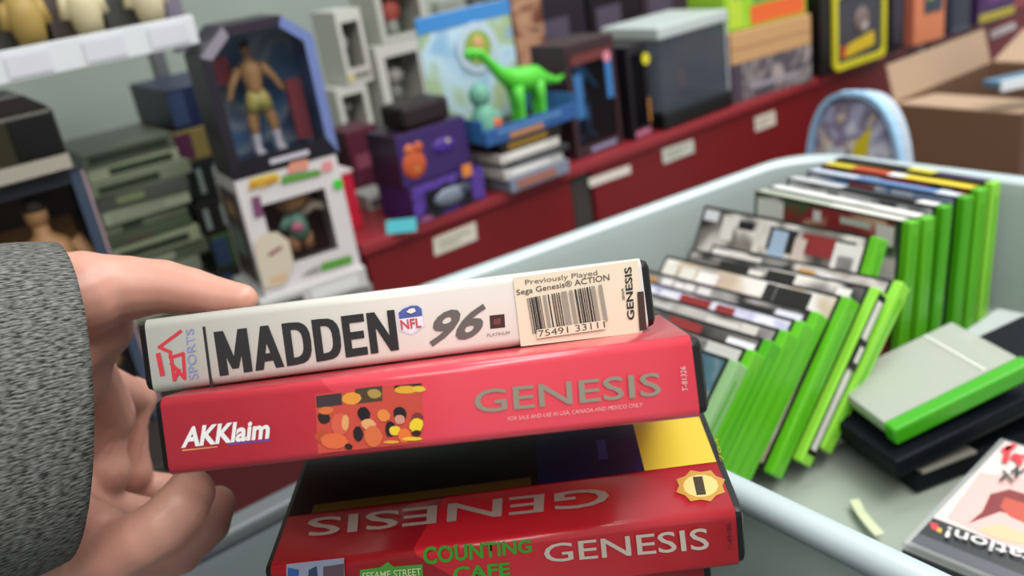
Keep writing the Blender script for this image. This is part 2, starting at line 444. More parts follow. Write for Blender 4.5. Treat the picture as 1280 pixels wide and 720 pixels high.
for k, (b, t, g, tc, cv, lab, es, la) in enumerate(near):
    M = case_matrix(b, t, ZF + 0.001, back=(0.12, 1, 0))
    if k == 4: M_C = M
    if k > 4: M = Matrix.Translation((-0.0178 * (k - 4), 0.0, 0)) @ M_C
    if k == 4: M = M_C = Matrix.Translation((-0.004, 0, 0)) @ M
    if k == 2: M = Matrix.Translation((-0.004, -0.002, 0)) @ M
    if k == 0: M = Matrix.Translation((0.014, 0.016, 0)) @ M
    r = game_case(M, 0.19, 0.138, 0.0124 if k > 3 else 0.0136, g, tc, cv, lab, GL, es, seed=k + 3, latch=la)
    if k == 0:
        fC = Face((-0.0067, 0, 0), (0, -1, 0), (0, 0, 1), 0.0005)
        prints(r, 'barcode_panel', fC, [(WHITE, rect(-0.036, 0.085, -0.010, 0.128))], k=2)
        prints(r, 'back_cover_print', fC, [(INK, rect(-0.030 + i * 0.0022, 0.096, -0.0289 + i * 0.0022, 0.118)) for i in range(7)] +
               [(mat('#c9b9b0', .4), rect(-0.075, 0.10, -0.063, 0.125)), (mat('#9fb3c9', .4), rect(-0.1, 0.1, -0.083, 0.128))], k=3)
far = [
 ((1131, 464), (1147, 301), GREEN, ['#dfe0d6', '#b9bfae'], A_('#e0dad0', '#3d5a3a', '#8c2a2e', '#c9a78a', '#dcd8d0', s=16, q=12), 'green game case first in the far row showing its picture cover', 0.0),
 ((1153, 455), (1166, 297), GREEN, ['#e9e7e2', '#d0cfca', '#e3e3df'], A_('#ddd', '#999', s=20, q=13) if False else A_('#dddddd', '#999999', s=20, q=13), 'green game case with plain white spine second in the far row', 0.0),
 ((1172, 440), (1188, 282), GREEN_D, ['#e6e5e3', '#23252a', '#cfd0d2'], A_('#e4e4e4', '#88888c', s=20, q=14), 'green game case with white and black spine in the far row', 0.0),
 ((1198, 425), (1214, 270), GREEN_D, ['#d6dbe6', '#5f86b8', '#c5cfe0'], A_('#d6dbe6', '#5f86b8', s=20, q=15), 'green game case with pale blue spine in the far row', 0.0),
 ((1216, 412), (1231, 264), GREEN, ['#e8cf3a', '#efeeea', '#c2402f', '#d6c32c'], A_('#e8cf3a', '#c2402f', '#20222a', s=20, q=16), 'green game case with yellow and red spine second from tub wall', 0.0),
 ((1232, 402), (1247, 262), GREEN_L, ['#3f3550', '#d5c92f', '#2b2430'], A_('#332b40', '#d5c92f', s=20, q=17), 'light green game case with dark spine last against the tub wall', 0.0),
]
for k, (b, t, g, tc, cv, lab, sh) in enumerate(far):
    M = case_matrix(b, t, ZF + 0.001, back=(0.10, 1, 0))
    game_case(Matrix.Translation((-0.005, 0, 0)) @ M, 0.166, 0.130, 0.0130, g, tc, cv, lab, 'green game cases standing in the far row', None, seed=k + 40, shift=sh)

# ================================================================ loose cases lying in the tub
def flat_matrix(Lp, Rp, z, tilt=0.0, dz=0.0):
    A = at(*Lp, 2, z); B = at(*Rp, 2, z + dz); U = (B - A).normalized(); W = Vector((0, 0, 1)).cross(U).normalized()
    W = (W * math.cos(tilt) + Vector((0, 0, 1)) * math.sin(tilt)).normalized(); N = U.cross(W)
    return Matrix(((U.x, W.x, N.x, A.x), (U.y, W.y, N.y, A.y), (U.z, W.z, N.z, A.z), (0, 0, 0, 1))), (B - A).length
CLEAR = mat('#b9bfb2', 0.2, alpha=0.72)
M, w = flat_matrix((1097, 561), (1271, 475), 1.0805, dz=0.022)
M = Matrix.Translation((0.010, -0.008, 0)) @ M
r = root('game_case', M, 'empty green-edged case with clear cover lying tilted on two black cases', 'game case')
bx('shell', r, 0, w, 0, 0.012, 0, 0.0135, mat('#3fa512', 0.3, coat=0.3), 0.002)
bx('clear_cover', r, 0.001, w * .98, 0.0125, 0.078, 0.010, 0.0128, CLEAR, 0.001)
bx('tray', r, 0.002, w * .97, 0.0125, 0.076, 0.001, 0.0045, mat('#8fbf7a', 0.3, alpha=0.8), 0.001)
bx('side_rail', r, 0.001, 0.004, 0.0125, 0.123, 0.0047, 0.0098, mat('#b9c8a8', 0.3, alpha=0.8))
MB().box(w * .76 - .0015, w * .76, 0.014, 0.076, 0.0129, 0.0135, mat('#dfe3da', .3)).build('sleeve_seam', r)
M, w = flat_matrix((1122, 600), (1283, 520), 1.0615, dz=0.014)
r = root('game_case', M, 'upper black game case lying under the clear green-edged case', 'game case', 'black cases lying in the tub')
nv = mat('#0a0e16', 0.6, spec=0.2)
bx('shell', r, 0, 0.19, 0, 0.080, 0, 0.0145, nv, 0.002)
bx('edge_groove', r, 0.01, 0.18, -0.0005, 0.002, 0.003, 0.0045, mat('#05070a', 0.5))
M, w = flat_matrix((1146, 617), (1290, 560), 1.0435)
r = root('game_case', M, 'lower black game case with pale paper edge beneath the other black one', 'game case', 'black cases lying in the tub')
bx('shell', r, 0, 0.19, 0, 0.080, 0, 0.0145, nv, 0.002)
bx('paper_edge', r, 0.004, 0.05, -0.001, 0.03, 0.0147, 0.0168, mat('#8e8b80', 0.5))
# second clear sleeve leaning against the far wall
M, w = flat_matrix((1197, 436), (1283, 376), 1.060, tilt=-0.05)
M = Matrix.Translation((-0.01, 0, 0)) @ M
r = root('clear_case', M, 'empty frosted clear case lying by the far tub wall behind the green one', 'game case')
bx('lid', r, 0, 0.075, -0.10, 0.0, 0.010, 0.0125, mat('#cdd3d3', 0.2, alpha=0.6), 0.001)
bx('tray', r, 0.002, 0.073, -0.098, -0.002, 0.0, 0.003, mat('#bcc7bf', 0.25, alpha=0.7), 0.001)
bx('hinge_edge', r, 0, 0.075, -0.104, -0.1005, 0, 0.0125, mat('#d9dedd', 0.25, alpha=0.8), 0.001)
# pale strip standing in for a yellowish highlight on the tub floor
tp = MB()
cl = [at(*p, 2, 1.0482) for p in ((1068, 624), (1076, 640), (1088, 655), (1100, 668))]
for a, b in zip(cl[:-1], cl[1:]):
    n = Vector((0, 0, 1)).cross(b - a).normalized() * 0.0032
    tp.poly([a - n, b - n, b + n, a + n], mat('#c4cba6', 0.5))
o = tp.build('highlight_strip'); T(o, 'short curved pale strip painted as a highlight on the tub floor', 'tape')
sm = o.modifiers.new('solid', 'SOLIDIFY'); sm.thickness = 0.0004

# stack of disc jewel cases
def jewel(k, label):
    z = 1.0435 + 0.0107 * k
    A = at(1126, 676, 2, 1.0755); B = at(1250, 546, 2, 1.0755)
    V = (B - A).normalized(); U = Vector((V.y, -V.x, 0))
    off = (0, 0.0025, 0.0005)[k]
    M = Matrix(((U.x, V.x, 0, A.x + off * U.x), (U.y, V.y, 0, A.y + off * U.y), (0, 0, 1, z), (0, 0, 0, 1)))
    r = root('disc_case', M, label, 'disc case', 'stacked disc cases in the tub')
    L, D = 0.142, (B - A).length
    cl = mat('#c9ccca', 0.1, alpha=0.35)
    bx('tray', r, 0, L, 0, D, 0, 0.0042, mat('#26272b', 0.35), 0.0008)
    bx('lid', r, 0, L, 0, D, 0.0046, 0.0102, cl, 0.0008)
    bx('paper_inlay', r, 0.003, L - 0.003, 0.003, D - 0.002, 0.0048, 0.0058, mat('#8b8b90', 0.4))
    return r, M, L, D
jewel(0, 'bottom disc case of the stack in the tub corner nearest the viewer')
jewel(1, 'middle disc case of the stack in the tub')
r, M, L, D = jewel(2, 'top disc case with pink and red cover and a black lettered band')
f = Face((0, 0, 0.0102), (1, 0, 0), (0, 1, 0), 0.0002); P = Px(M, f)
its = [(mat('#d9c9c4', .3), rect(0.004, 0.004, L - .004, D - 0.003)),
       (mat('#d9b0aa', .3), [(0.01, 0.035), (0.07, 0.028), (0.03, 0.10), (0.006, 0.09)]),
       (mat('#303234', .3), rect(0.004, 0.004, L - 0.004, 0.031)),
       (mat('#55565e', .3), rect(0.004, 0.0035, L - 0.004, 0.0125)),
       (mat('#7d2f31', .3), P.quad((1210, 655), (1250, 640), (1282, 648), (1282, 618), (1262, 612), (1238, 618), (1228, 640))),
       (mat('#b8503f', .3), P.quad((1256, 622), (1282, 630), (1282, 655), (1262, 646), (1250, 634))),
       (mat('#c9b48e', .3), P.quad((1222, 662), (1250, 655), (1282, 668), (1282, 682), (1240, 672))),
       (mat('#d8404d', .3), P.quad((1162, 653), (1172, 656), (1175, 665), (1165, 662))),
       (mat('#cfae4a', .3), P.quad((1172, 660), (1177, 661), (1177, 667), (1171, 665)))]
prints(r, 'cover_print', f, its)
lettering(r, 'lettering', "PlayStation!", f, P.quad((1390, 722), (1186, 658), (1180, 675), (1386, 742)), mat('#d8d4d2', .35), bold=0.012, k=12)
red = mat('#e0303c', .4)
for s in ([(1254, 566), (1268, 560)], [(1261, 562), (1256, 580)], [(1266, 576), (1270, 572), (1275, 583)], [(1275, 574), (1283, 574)]):
    prints(r, 'title_stroke', f, [(red, q) for q in stroke(P.quad(*s), 0.0035)], k=12)
for s in ([(1250, 604), (1258, 597), (1266, 606)], [(1258, 597), (1254, 592)], [(1264, 594), (1272, 588), (1270, 600)], [(1272, 596), (1281, 590)]):
    prints(r, 'title_stroke', f, [(INK, q) for q in stroke(P.quad(*s), 0.0016)], k=12)

# ================================================================ the games
def mat4(R, t): return Matrix([list(R[i]) + [t[i]] for i in range(3)] + [[0, 0, 0, 1]])
M_MAD = mat4([[0.83931, 0.4895, 0.23656], [-0.54153, 0.7912, 0.28416], [-0.04807, -0.3666, 0.92914]], (0.1698, 0.32729, 1.29211))
M_ACC = mat4([[0.76865, 0.59432, 0.23656], [-0.63967, 0.7142, 0.28416], [-0.00006, -0.36974, 0.92914]], (0.16199, 0.28897, 1.27595))
def clamshell(M, w, d, h, label, sleeve, back='#0e0d0f', name='game_box', cat='game box', group=None):
    """black plastic clamshell with a printed sleeve wrapped round spine, top and underside"""
    r = root(name, M, label, cat, group)
    bx('shell', r, -w / 2, w / 2, -d / 2 + 0.001, d / 2, -h / 2 + 0.0006, h / 2 - 0.0006, mat(back, 0.4), 0.003)
    s = MB(); e = 0.0035; t = 0.0007; i = s.mi(sleeve)
    prof = [(d / 2 - 0.003, h / 2)]
    R_ = 0.0035
    for k in range(6):
        a = math.radians(90 + 18 * k); prof.append((-d / 2 + R_ + R_ * math.cos(a), h / 2 - R_ + R_ * math.sin(a)))
    for k in range(6):
        a = math.radians(180 + 18 * k); prof.append((-d / 2 + R_ + R_ * math.cos(a), -h / 2 + R_ + R_ * math.sin(a)))
    prof.append((d / 2 - 0.003, -h / 2))
    for y, z in prof: s.v += [(-w / 2 + e, y, z), (w / 2 - e, y, z)]
    for k in range(len(prof) - 1):
        s.f.append((2 * k + 1, 2 * k, 2 * k + 2, 2 * k + 3)); s.m.append(i)
    o = s.build('printed_sleeve', r, smooth=True)
    md = o.modifiers.new('solid', 'SOLIDIFY'); md.thickness = t; md.offset = -1
    return r
cream = mat('#d0cec5', 0.35, grain=0.02, scale=60, coat=0.15)
r = clamshell(M_MAD, 0.190, 0.129, 0.027, 'white football game box held on top of the hand-held pair', cream)
f = Face((0, -0.129 / 2, 0), (1, 0, 0), (0, 0, 1), 0.00015); P = Px(M_MAD, f)
redm_ = mat('#c0303c', .4); blu = mat('#8288b4', .4)
its = []
for s in ([(226, 414), (199, 434)], [(199, 434), (213, 440)], [(213, 440), (213, 447), (229, 442)], [(229, 442), (231, 473)], [(214, 446), (218, 475)], [(214, 454), (231, 473)], [(218, 475), (224, 462)]):
    its += [(redm_, q) for q in stroke(P.quad(*s), 0.0012)]
its += [(redm_, q) for q in stroke(P.quad((198, 443), (203, 468)), 0.0017)]
prints(r, 'publisher_emblem', f, its)
lettering(r, 'lettering', 'SPORTS', f, P.quad((248, 473), (242, 410), (232, 412), (236, 475)), blu, bold=0.005)
prints(r, 'rule_line', f, [(INK, P.quad((263, 486), (266.5, 485.5), (256.5, 408), (253, 408.5)))])
def block_word(parent, face, quad, word, m, k=2):
    st = .27; hb = .17
    G = {'M': [[(0, 0), (st, 0), (st, 1), (0, 1)], [(1 - st, 0), (1, 0), (1, 1), (1 - st, 1)], [(0, 1), (st * 1.05, 1), (.60, .12), (.40, .12)], [(1 - st * 1.05, 1), (1, 1), (.60, .12), (.40, .12)]],
         'A': [[(0, 0), (.29, 0), (.64, 1), (.36, 1)], [(.71, 0), (1, 0), (.64, 1), (.36, 1)], [(.2, .18), (.8, .18), (.74, .36), (.26, .36)]],
         'D': [[(0, 0), (.3, 0), (.3, 1), (0, 1)]],
         'E': [[(0, 0), (.33, 0), (.33, 1), (0, 1)], [(.33, 0), (1, 0), (1, .19), (.33, .19)], [(.33, .41), (.92, .41), (.92, .59), (.33, .59)], [(.33, .81), (1, .81), (1, 1), (.33, 1)]],
         'N': [[(0, 0), (.27, 0), (.27, 1), (0, 1)], [(.73, 0), (1, 0), (1, 1), (.73, 1)], [(0, 1), (.29, 1), (1, 0), (.71, 0)]]}
    def arc(r0x, r0y, t): return (.3 + r0x * max(0, math.cos(t)) ** .62, .5 + r0y * math.copysign(abs(math.sin(t)) ** .75, math.sin(t)))
    for i in range(10):
        t0, t1 = -math.pi / 2 + math.pi * i / 10, -math.pi / 2 + math.pi * (i + 1) / 10
        G['D'].append([arc(.40, .33, t0), arc(.70, .5, t0), arc(.70, .5, t1), arc(.40, .33, t1)])
    wid = {'M': 1.22, 'A': 1.08, 'D': 1.0, 'E': .84, 'N': 1.06}; gap = {'A': .02}
    tot = sum(wid[c] for c in word) + .10 * (len(word) - 1); x = 0; q = [Vector(p) for p in quad]; b = MB(); n_ = 0
    for c in word:
        for pts in G[c]:
            v = []
            for (a, h_) in pts:
                a_ = (x + a * wid[c]) / tot
                w = q[0] * (1 - a_) * (1 - h_) + q[1] * a_ * (1 - h_) + q[2] * a_ * h_ + q[3] * (1 - a_) * h_
                v.append(face.p(w.x, w.y, k + .02 * n_))
            b.poly(v, m); n_ += 1
        x += wid[c] + .10
    return b.build('lettering', parent)
block_word(r, f, P.quad((275, 470), (499, 437), (493, 387), (267, 415)), 'MADDEN', INK)
lettering(r, 'lettering', '96', f, P.quad((536, 434), (605, 420), (608, 379), (541, 390)), mat('#5f5b57', .4), bold=0.03, shear=0.28)
its = [(mat('#c9ccd6', .4), P.quad((496, 390), (503, 383), (513, 380), (521, 380), (529, 385), (531, 408), (523, 414), (515, 419), (506, 416), (499, 413))),
       (mat('#4a5a9a', .4), P.quad((498, 391), (504, 386), (514, 382), (522, 382), (527, 386), (528, 395), (499, 399))),
       (mat('#dcdde2', .4), P.quad((499, 399), (528, 395), (529, 407), (514, 417), (501, 411)))]
prints(r, 'league_shield', f, its)
lettering(r, 'lettering', 'NFL', f, P.quad((502, 412), (527, 409), (526, 397), (500, 400)), mat('#b5424a', .4), bold=0.02, k=4)
prints(r, 'shield_star', f, [(WHITE, P.quad((508, 390), (512, 386), (518, 385), (520, 389), (514, 392)))], k=4)
prints(r, 'rating_mark', f, [(mat('#3a2320', .4), P.quad((613, 411), (631.5, 409), (630.5, 392.5), (612, 394.5))), (mat('#6b3a38', .4), P.quad((617, 406), (626, 405), (626, 397), (617, 399)))])
lettering(r, 'lettering', 'PLATINUM', f, P.quad((609, 421), (637, 417.5), (637, 413.5), (609, 417)), mat('#7c7871', .4))
# sticker
st = mat('#d8d1b8', 0.5)
stk = prints(r, 'price_sticker', f, [(st, P.quad((651, 433), (803, 415.5), (797, 325.5), (641, 347)))], k=2)
lettering(stk, 'lettering', 'Previously Played', f, P.quad((657, 358), (747, 345.5), (746, 337.5), (656, 350)), mat('#6d675a', .5), bold=0.003, k=3.5)
lettering(stk, 'lettering', 'Sega Genesis® ACTION', f, P.quad((646, 371), (762, 352.5), (761, 342), (645, 362)), mat('#4c463c', .5), bold=0.006, k=3.5)
its = []; rb = random.Random(5)
xs = 0.0
bars = [(0, .022, 1), (.03, .013, 0), (.052, .02, 0), (.078, .012, 0), (.098, .03, 0), (.135, .013, 2), (.158, .012, 2), (.2, .04, 1), (.262, .016, 0), (.31, .014, 0), (.335, .02, 2), (.37, .012, 0), (.395, .014, 0),
        (.43, .07, 1), (.53, .045, 1), (.60, .022, 0), (.64, .012, 0), (.662, .02, 0), (.695, .013, 0), (.72, .012, 0), (.748, .022, 0), (.785, .013, 0), (.81, .045, 1), (.9, .045, 1)]
cB = [INK, mat('#8f8d80', .5), mat('#5f5148', .5)]
def bl(a, b):
    c = [(658, 372), (666, 419), (757, 353.5), (765, 401)]
    x = (c[0][0] * (1 - b) + c[1][0] * b) * (1 - a) + (c[2][0] * (1 - b) + c[3][0] * b) * a
    y = (c[0][1] * (1 - b) + c[1][1] * b) * (1 - a) + (c[2][1] * (1 - b) + c[3][1] * b) * a
    return (x, y)
for a, w_, ci in bars:
    its.append((cB[ci], P.quad(bl(a, .97), bl(a + w_, .97), bl(a + w_, 0.02), bl(a, 0.02))))
prints(stk, 'barcode', f, its, k=3.5)
lettering(stk, 'lettering', '75491 33111', f, P.quad((673, 421), (756, 409), (755, 401), (672, 413)), mat('#4c463c', .5), bold=0.0, k=8)
prints(stk, 'digit_ground', f, [(st, P.quad((671, 423), (757, 411), (756, 400), (671, 412)))], k=7.3)
lettering(r, 'lettering', 'GENESIS', f, P.quad((793, 399), (789, 333), (780, 335), (784, 400)), INK, bold=0.02, k=4)
lettering(r, 'lettering', 'SEGA', f, P.quad((781, 375), (779, 360), (776, 360), (778, 375)), INK, bold=0.01, k=4)
prints(r, 'seal_mark', f, [(mat('#3d2a24', .4), P.quad((799, 413), (808, 412), (804, 364), (796, 365)))], k=5)

RP = red_print('#dc4352', '#c93342', 3.1)
r = clamshell(M_ACC, 0.190, 0.129, 0.0275, 'pink-red game box held directly under the white football box', RP)
P = Px(M_ACC, f)
lettering(r, 'lettering', 'AKKlaim', f, P.quad((227, 560), (338, 548), (337, 523), (228, 534)), mat('#e3dfdd', .4), bold=0.035, shear=0.15)
prints(r, 'logo_underline', f, [(mat('#d08a5c', .4), P.quad((228, 564), (272, 559), (272, 557.5), (228, 562))), (mat('#5c4a9a', .4), P.quad((285, 556.5), (338, 551), (338, 549), (285, 554.5)))])
# picture strip: small figures with dark hair in orange and yellow tops
pm = lambda c: mat(c, 0.4)
pic = [(pm('#c2483a'), P.quad((398, 567), (529, 553), (527, 478), (394, 493)))]
def blob(x, y, rx, ry, c, n=9, rot=0):
    pts = [(x + rx * math.cos(2 * math.pi * i / n) * (1 + .13 * math.sin(5 * i + x)), y + ry * math.sin(2 * math.pi * i / n)) for i in range(n)]
    pic.append((pm(c), P.quad(*pts[::-1])))
pic.append((pm('#3d2f33'), P.quad((396, 510), (428, 506), (427, 491), (395, 495))))
pic.append((pm('#4a3a28'), P.quad((444, 505), (478, 501), (478, 482), (444, 486))))
pic.append((pm('#33241f'), P.quad((493, 487), (527, 483), (527, 479), (493, 482))))
for x, y, rx, ry, c in ((440, 498, 12, 8, '#dd9338'), (468, 492, 9, 6, '#a88a48'), (508, 487, 16, 5, '#d9a032'), (524, 486, 8, 4, '#d8b437'),
    (405, 522, 8, 8, '#2c1d1c'), (408, 513, 10, 5, '#d06a3a'), (425, 530, 12, 14, '#cf5a44'), (432, 528, 5, 10, '#d99a62'),
    (404, 546, 10, 8, '#b2482c'), (418, 551, 18, 10, '#d8653a'), (436, 558, 5, 4, '#2a1614'), (448, 542, 6, 10, '#22161a'),
    (455, 517, 8, 9, '#1d1417'), (461, 530, 9, 7, '#d9a06a'), (467, 545, 11, 14, '#d2683c'), (480, 519, 8, 8, '#e0813e'),
    (488, 536, 7, 10, '#1d1517'), (500, 517, 9, 9, '#22181c'), (500, 524, 7, 6, '#c98a76'), (494, 538, 8, 6, '#e3c12e'),
    (506, 544, 9, 9, '#e0702f'), (522, 522, 7, 7, '#7a2f2a'), (521, 531, 9, 9, '#e3c42c'), (521, 541, 6, 4, '#3a1a14'), (490, 552, 10, 2, '#dd9a3a'), (516, 548, 12, 2.5, '#e3ba38')):
    blob(x, y, rx, ry, c)
b_ = MB()
for i, (m_, pts) in enumerate(pic): b_.poly([f.p(u, v, 1 + .12 * i) for u, v in pts], m_)
b_.build('picture_strip', r)
gy = mat('#8f8676', .35)
lettering(r, 'lettering', 'GENESIS', f, P.quad((594, 517), (827, 494), (825, 465), (592, 488)), gy, bold=0.008)
lettering(r, 'lettering', 'FOR SALE AND USE IN USA, CANADA AND MEXICO ONLY', f, P.quad((635, 527), (803, 509), (803, 503), (635, 521)), mat('#e8a8a8', .4), bold=0.0)
lettering(r, 'lettering', 'T-81326', f, P.quad((860, 489), (857, 458), (850, 458), (853, 489)), mat('#e3b5b5', .4), bold=0.0)

# lower stack standing on the table
M_CAF = mat4([[0.792, 0.610, 0.0], [-0.610, 0.792, 0.0], [0, 0, 1]], (0.1864, 0.3002, 1.2132))
CW, CD, CH = 0.190, 0.129, 0.0272
def spun(M, dx, dy, dz, a): return Matrix.Translation((0, 0, dz)) @ M @ Matrix.Translation((dx, dy, 0)) @ Matrix.Rotation(a, 4, 'Z')
RP2 = red_print('#cb2430', '#96161f', 3.4)
M_CAF = spun(M_CAF, 0, 0, -0.0005, 0)
r = clamshell(M_CAF, CW, CD, CH, 'red counting game box with yellow corner on its cover, topmost of the lower stack', RP2)
f2 = Face((0, -CD / 2, 0), (1, 0, 0), (0, 0, 1), 0.00015); P = Px(M_CAF, f2)
lettering(r, 'lettering', 'GENESIS', f2, P.quad((681, 703), (887, 686), (884, 659), (679, 680)), mat('#c9bcae', .35), bold=0.008)
grn = mat('#3f9a2e', .4)
lettering(r, 'lettering', 'COUNTING', f2, P.quad((530, 706), (665, 690), (664, 673), (528, 683)), grn, bold=0.03)
lettering(r, 'lettering', 'CAFE', f2, P.quad((567, 727), (638, 718), (637, 702), (566, 708)), grn, bold=0.03)
prints(r, 'green_sign', f2, [(mat('#4f9638', .4), P.quad((450, 728), (529, 722), (528, 705), (492, 708), (485, 702), (475, 709), (450, 712)))])
lettering(r, 'lettering', 'SESAME STREET', f2, P.quad((453, 724), (527, 718), (526, 709), (453, 715)), mat('#c9d6a0', .4), bold=0.01, k=3)
prints(r, 'small_picture', f2, [(mat('#8d93a8', .4), P.quad((358, 735), (431, 728), (430, 697), (358, 705))), (mat('#2f5596', .4), P.quad((359, 735), (372, 733), (374, 712), (360, 709))),
       (mat('#32415f', .4), P.quad((384, 732), (398, 730), (396, 707), (386, 712))), (mat('#5b4a52', .4), P.quad((404, 729), (430, 727), (430, 704), (404, 708)))])
lettering(r, 'lettering', 'T-49186', f2, P.quad((917, 686), (914, 653), (908, 654), (911, 687)), mat('#5f1218', .4), bold=0.01)
f3 = Face((0, 0, CH / 2), (1, 0, 0), (0, 1, 0), 0.00015); P = Px(M_CAF, f3)
yl, dk, nb = mat('#d2b93c', .3), mat('#12100f', .3), mat('#151c4a', .3)
xL, xR = -CW / 2 + 0.0036, CW / 2 - 0.0036
u_y0, v_y0 = P(806, 589); 
y_line = v_y0; uy = u_y0
prints(r, 'cover_print', f3, [(dk, rect(xL, y_line, uy, CD / 2 - 0.004)), (nb, rect(uy - 0.045, y_line, uy, CD / 2 - 0.004)), (yl, rect(uy, y_line, xR, CD / 2 - 0.004)),
      (mat('#5a4a18', .3), rect(xL + 0.01, y_line, uy - 0.048, y_line + 0.006)), (mat('#33448a', .3), rect(uy - 0.018, y_line + 0.012, uy - 0.014, y_line + 0.028))])
lettering(r, 'lettering', 'GENESIS', f3, P.quad((762, 609), (385, 649), (383, 672), (761, 632)), mat('#a89a90', .3), bold=0.012, k=2)
def seal(): 
    c = (876, 608); o_ = []
    star = [(c[0] + 33 * math.cos(t) * (1 if i % 2 else .82), c[1] + 21 * math.sin(t) * (1 if i % 2 else .82)) for i, t in enumerate([2 * math.pi * k / 16 for k in range(16)])]
    o_.append((mat('#b98c3e', .3), P.quad(*star[::-1])))
    o_.append((mat('#d8c07a', .3), P.quad(*[(c[0] + 22 * math.cos(t), c[1] + 14 * math.sin(t)) for t in [-2 * math.pi * k / 14 for k in range(14)]])))
    o_.append((mat('#3d3420', .3), P.quad((871, 620), (883, 619), (878, 596), (866, 597))))
    return o_
prints(r, 'gold_seal', f3, seal(), k=2)
lettering(r, 'lettering', '704', f3, P.quad((905, 577), (897, 548), (893, 549), (901, 578)), mat('#a08a24', .3), bold=0.0, k=3)
names = ['second game box of the lower stack, bright red spine', 'third game box down in the lower stack under the counting game', 'fourth game box down in the lower stack, half hidden', 'fifth game box down in the lower stack', 'lowest game box of the lower stack, on the table']
for k in range(5):
    Mk = spun(M_CAF, (-0.014, -0.018, -0.020, -0.024, -0.022)[k], (0.006, 0.002, 0.005, -0.001, 0.003)[k], -(CH + 0.0002) * (k + 1), (0.02, -0.03, 0.03, 0.0, -0.02)[k])
    r = clamshell(Mk, CW, CD, CH, names[k], RP2 if k != 1 else mat('#1a1a1c', .35), group='game boxes in the lower stack')
    lettering(r, 'lettering', 'GENESIS', f2, [(0.012, -0.006), (0.075, -0.006), (0.075, 0.004), (0.012, 0.004)], mat('#c9bcae', .35), bold=0.02)

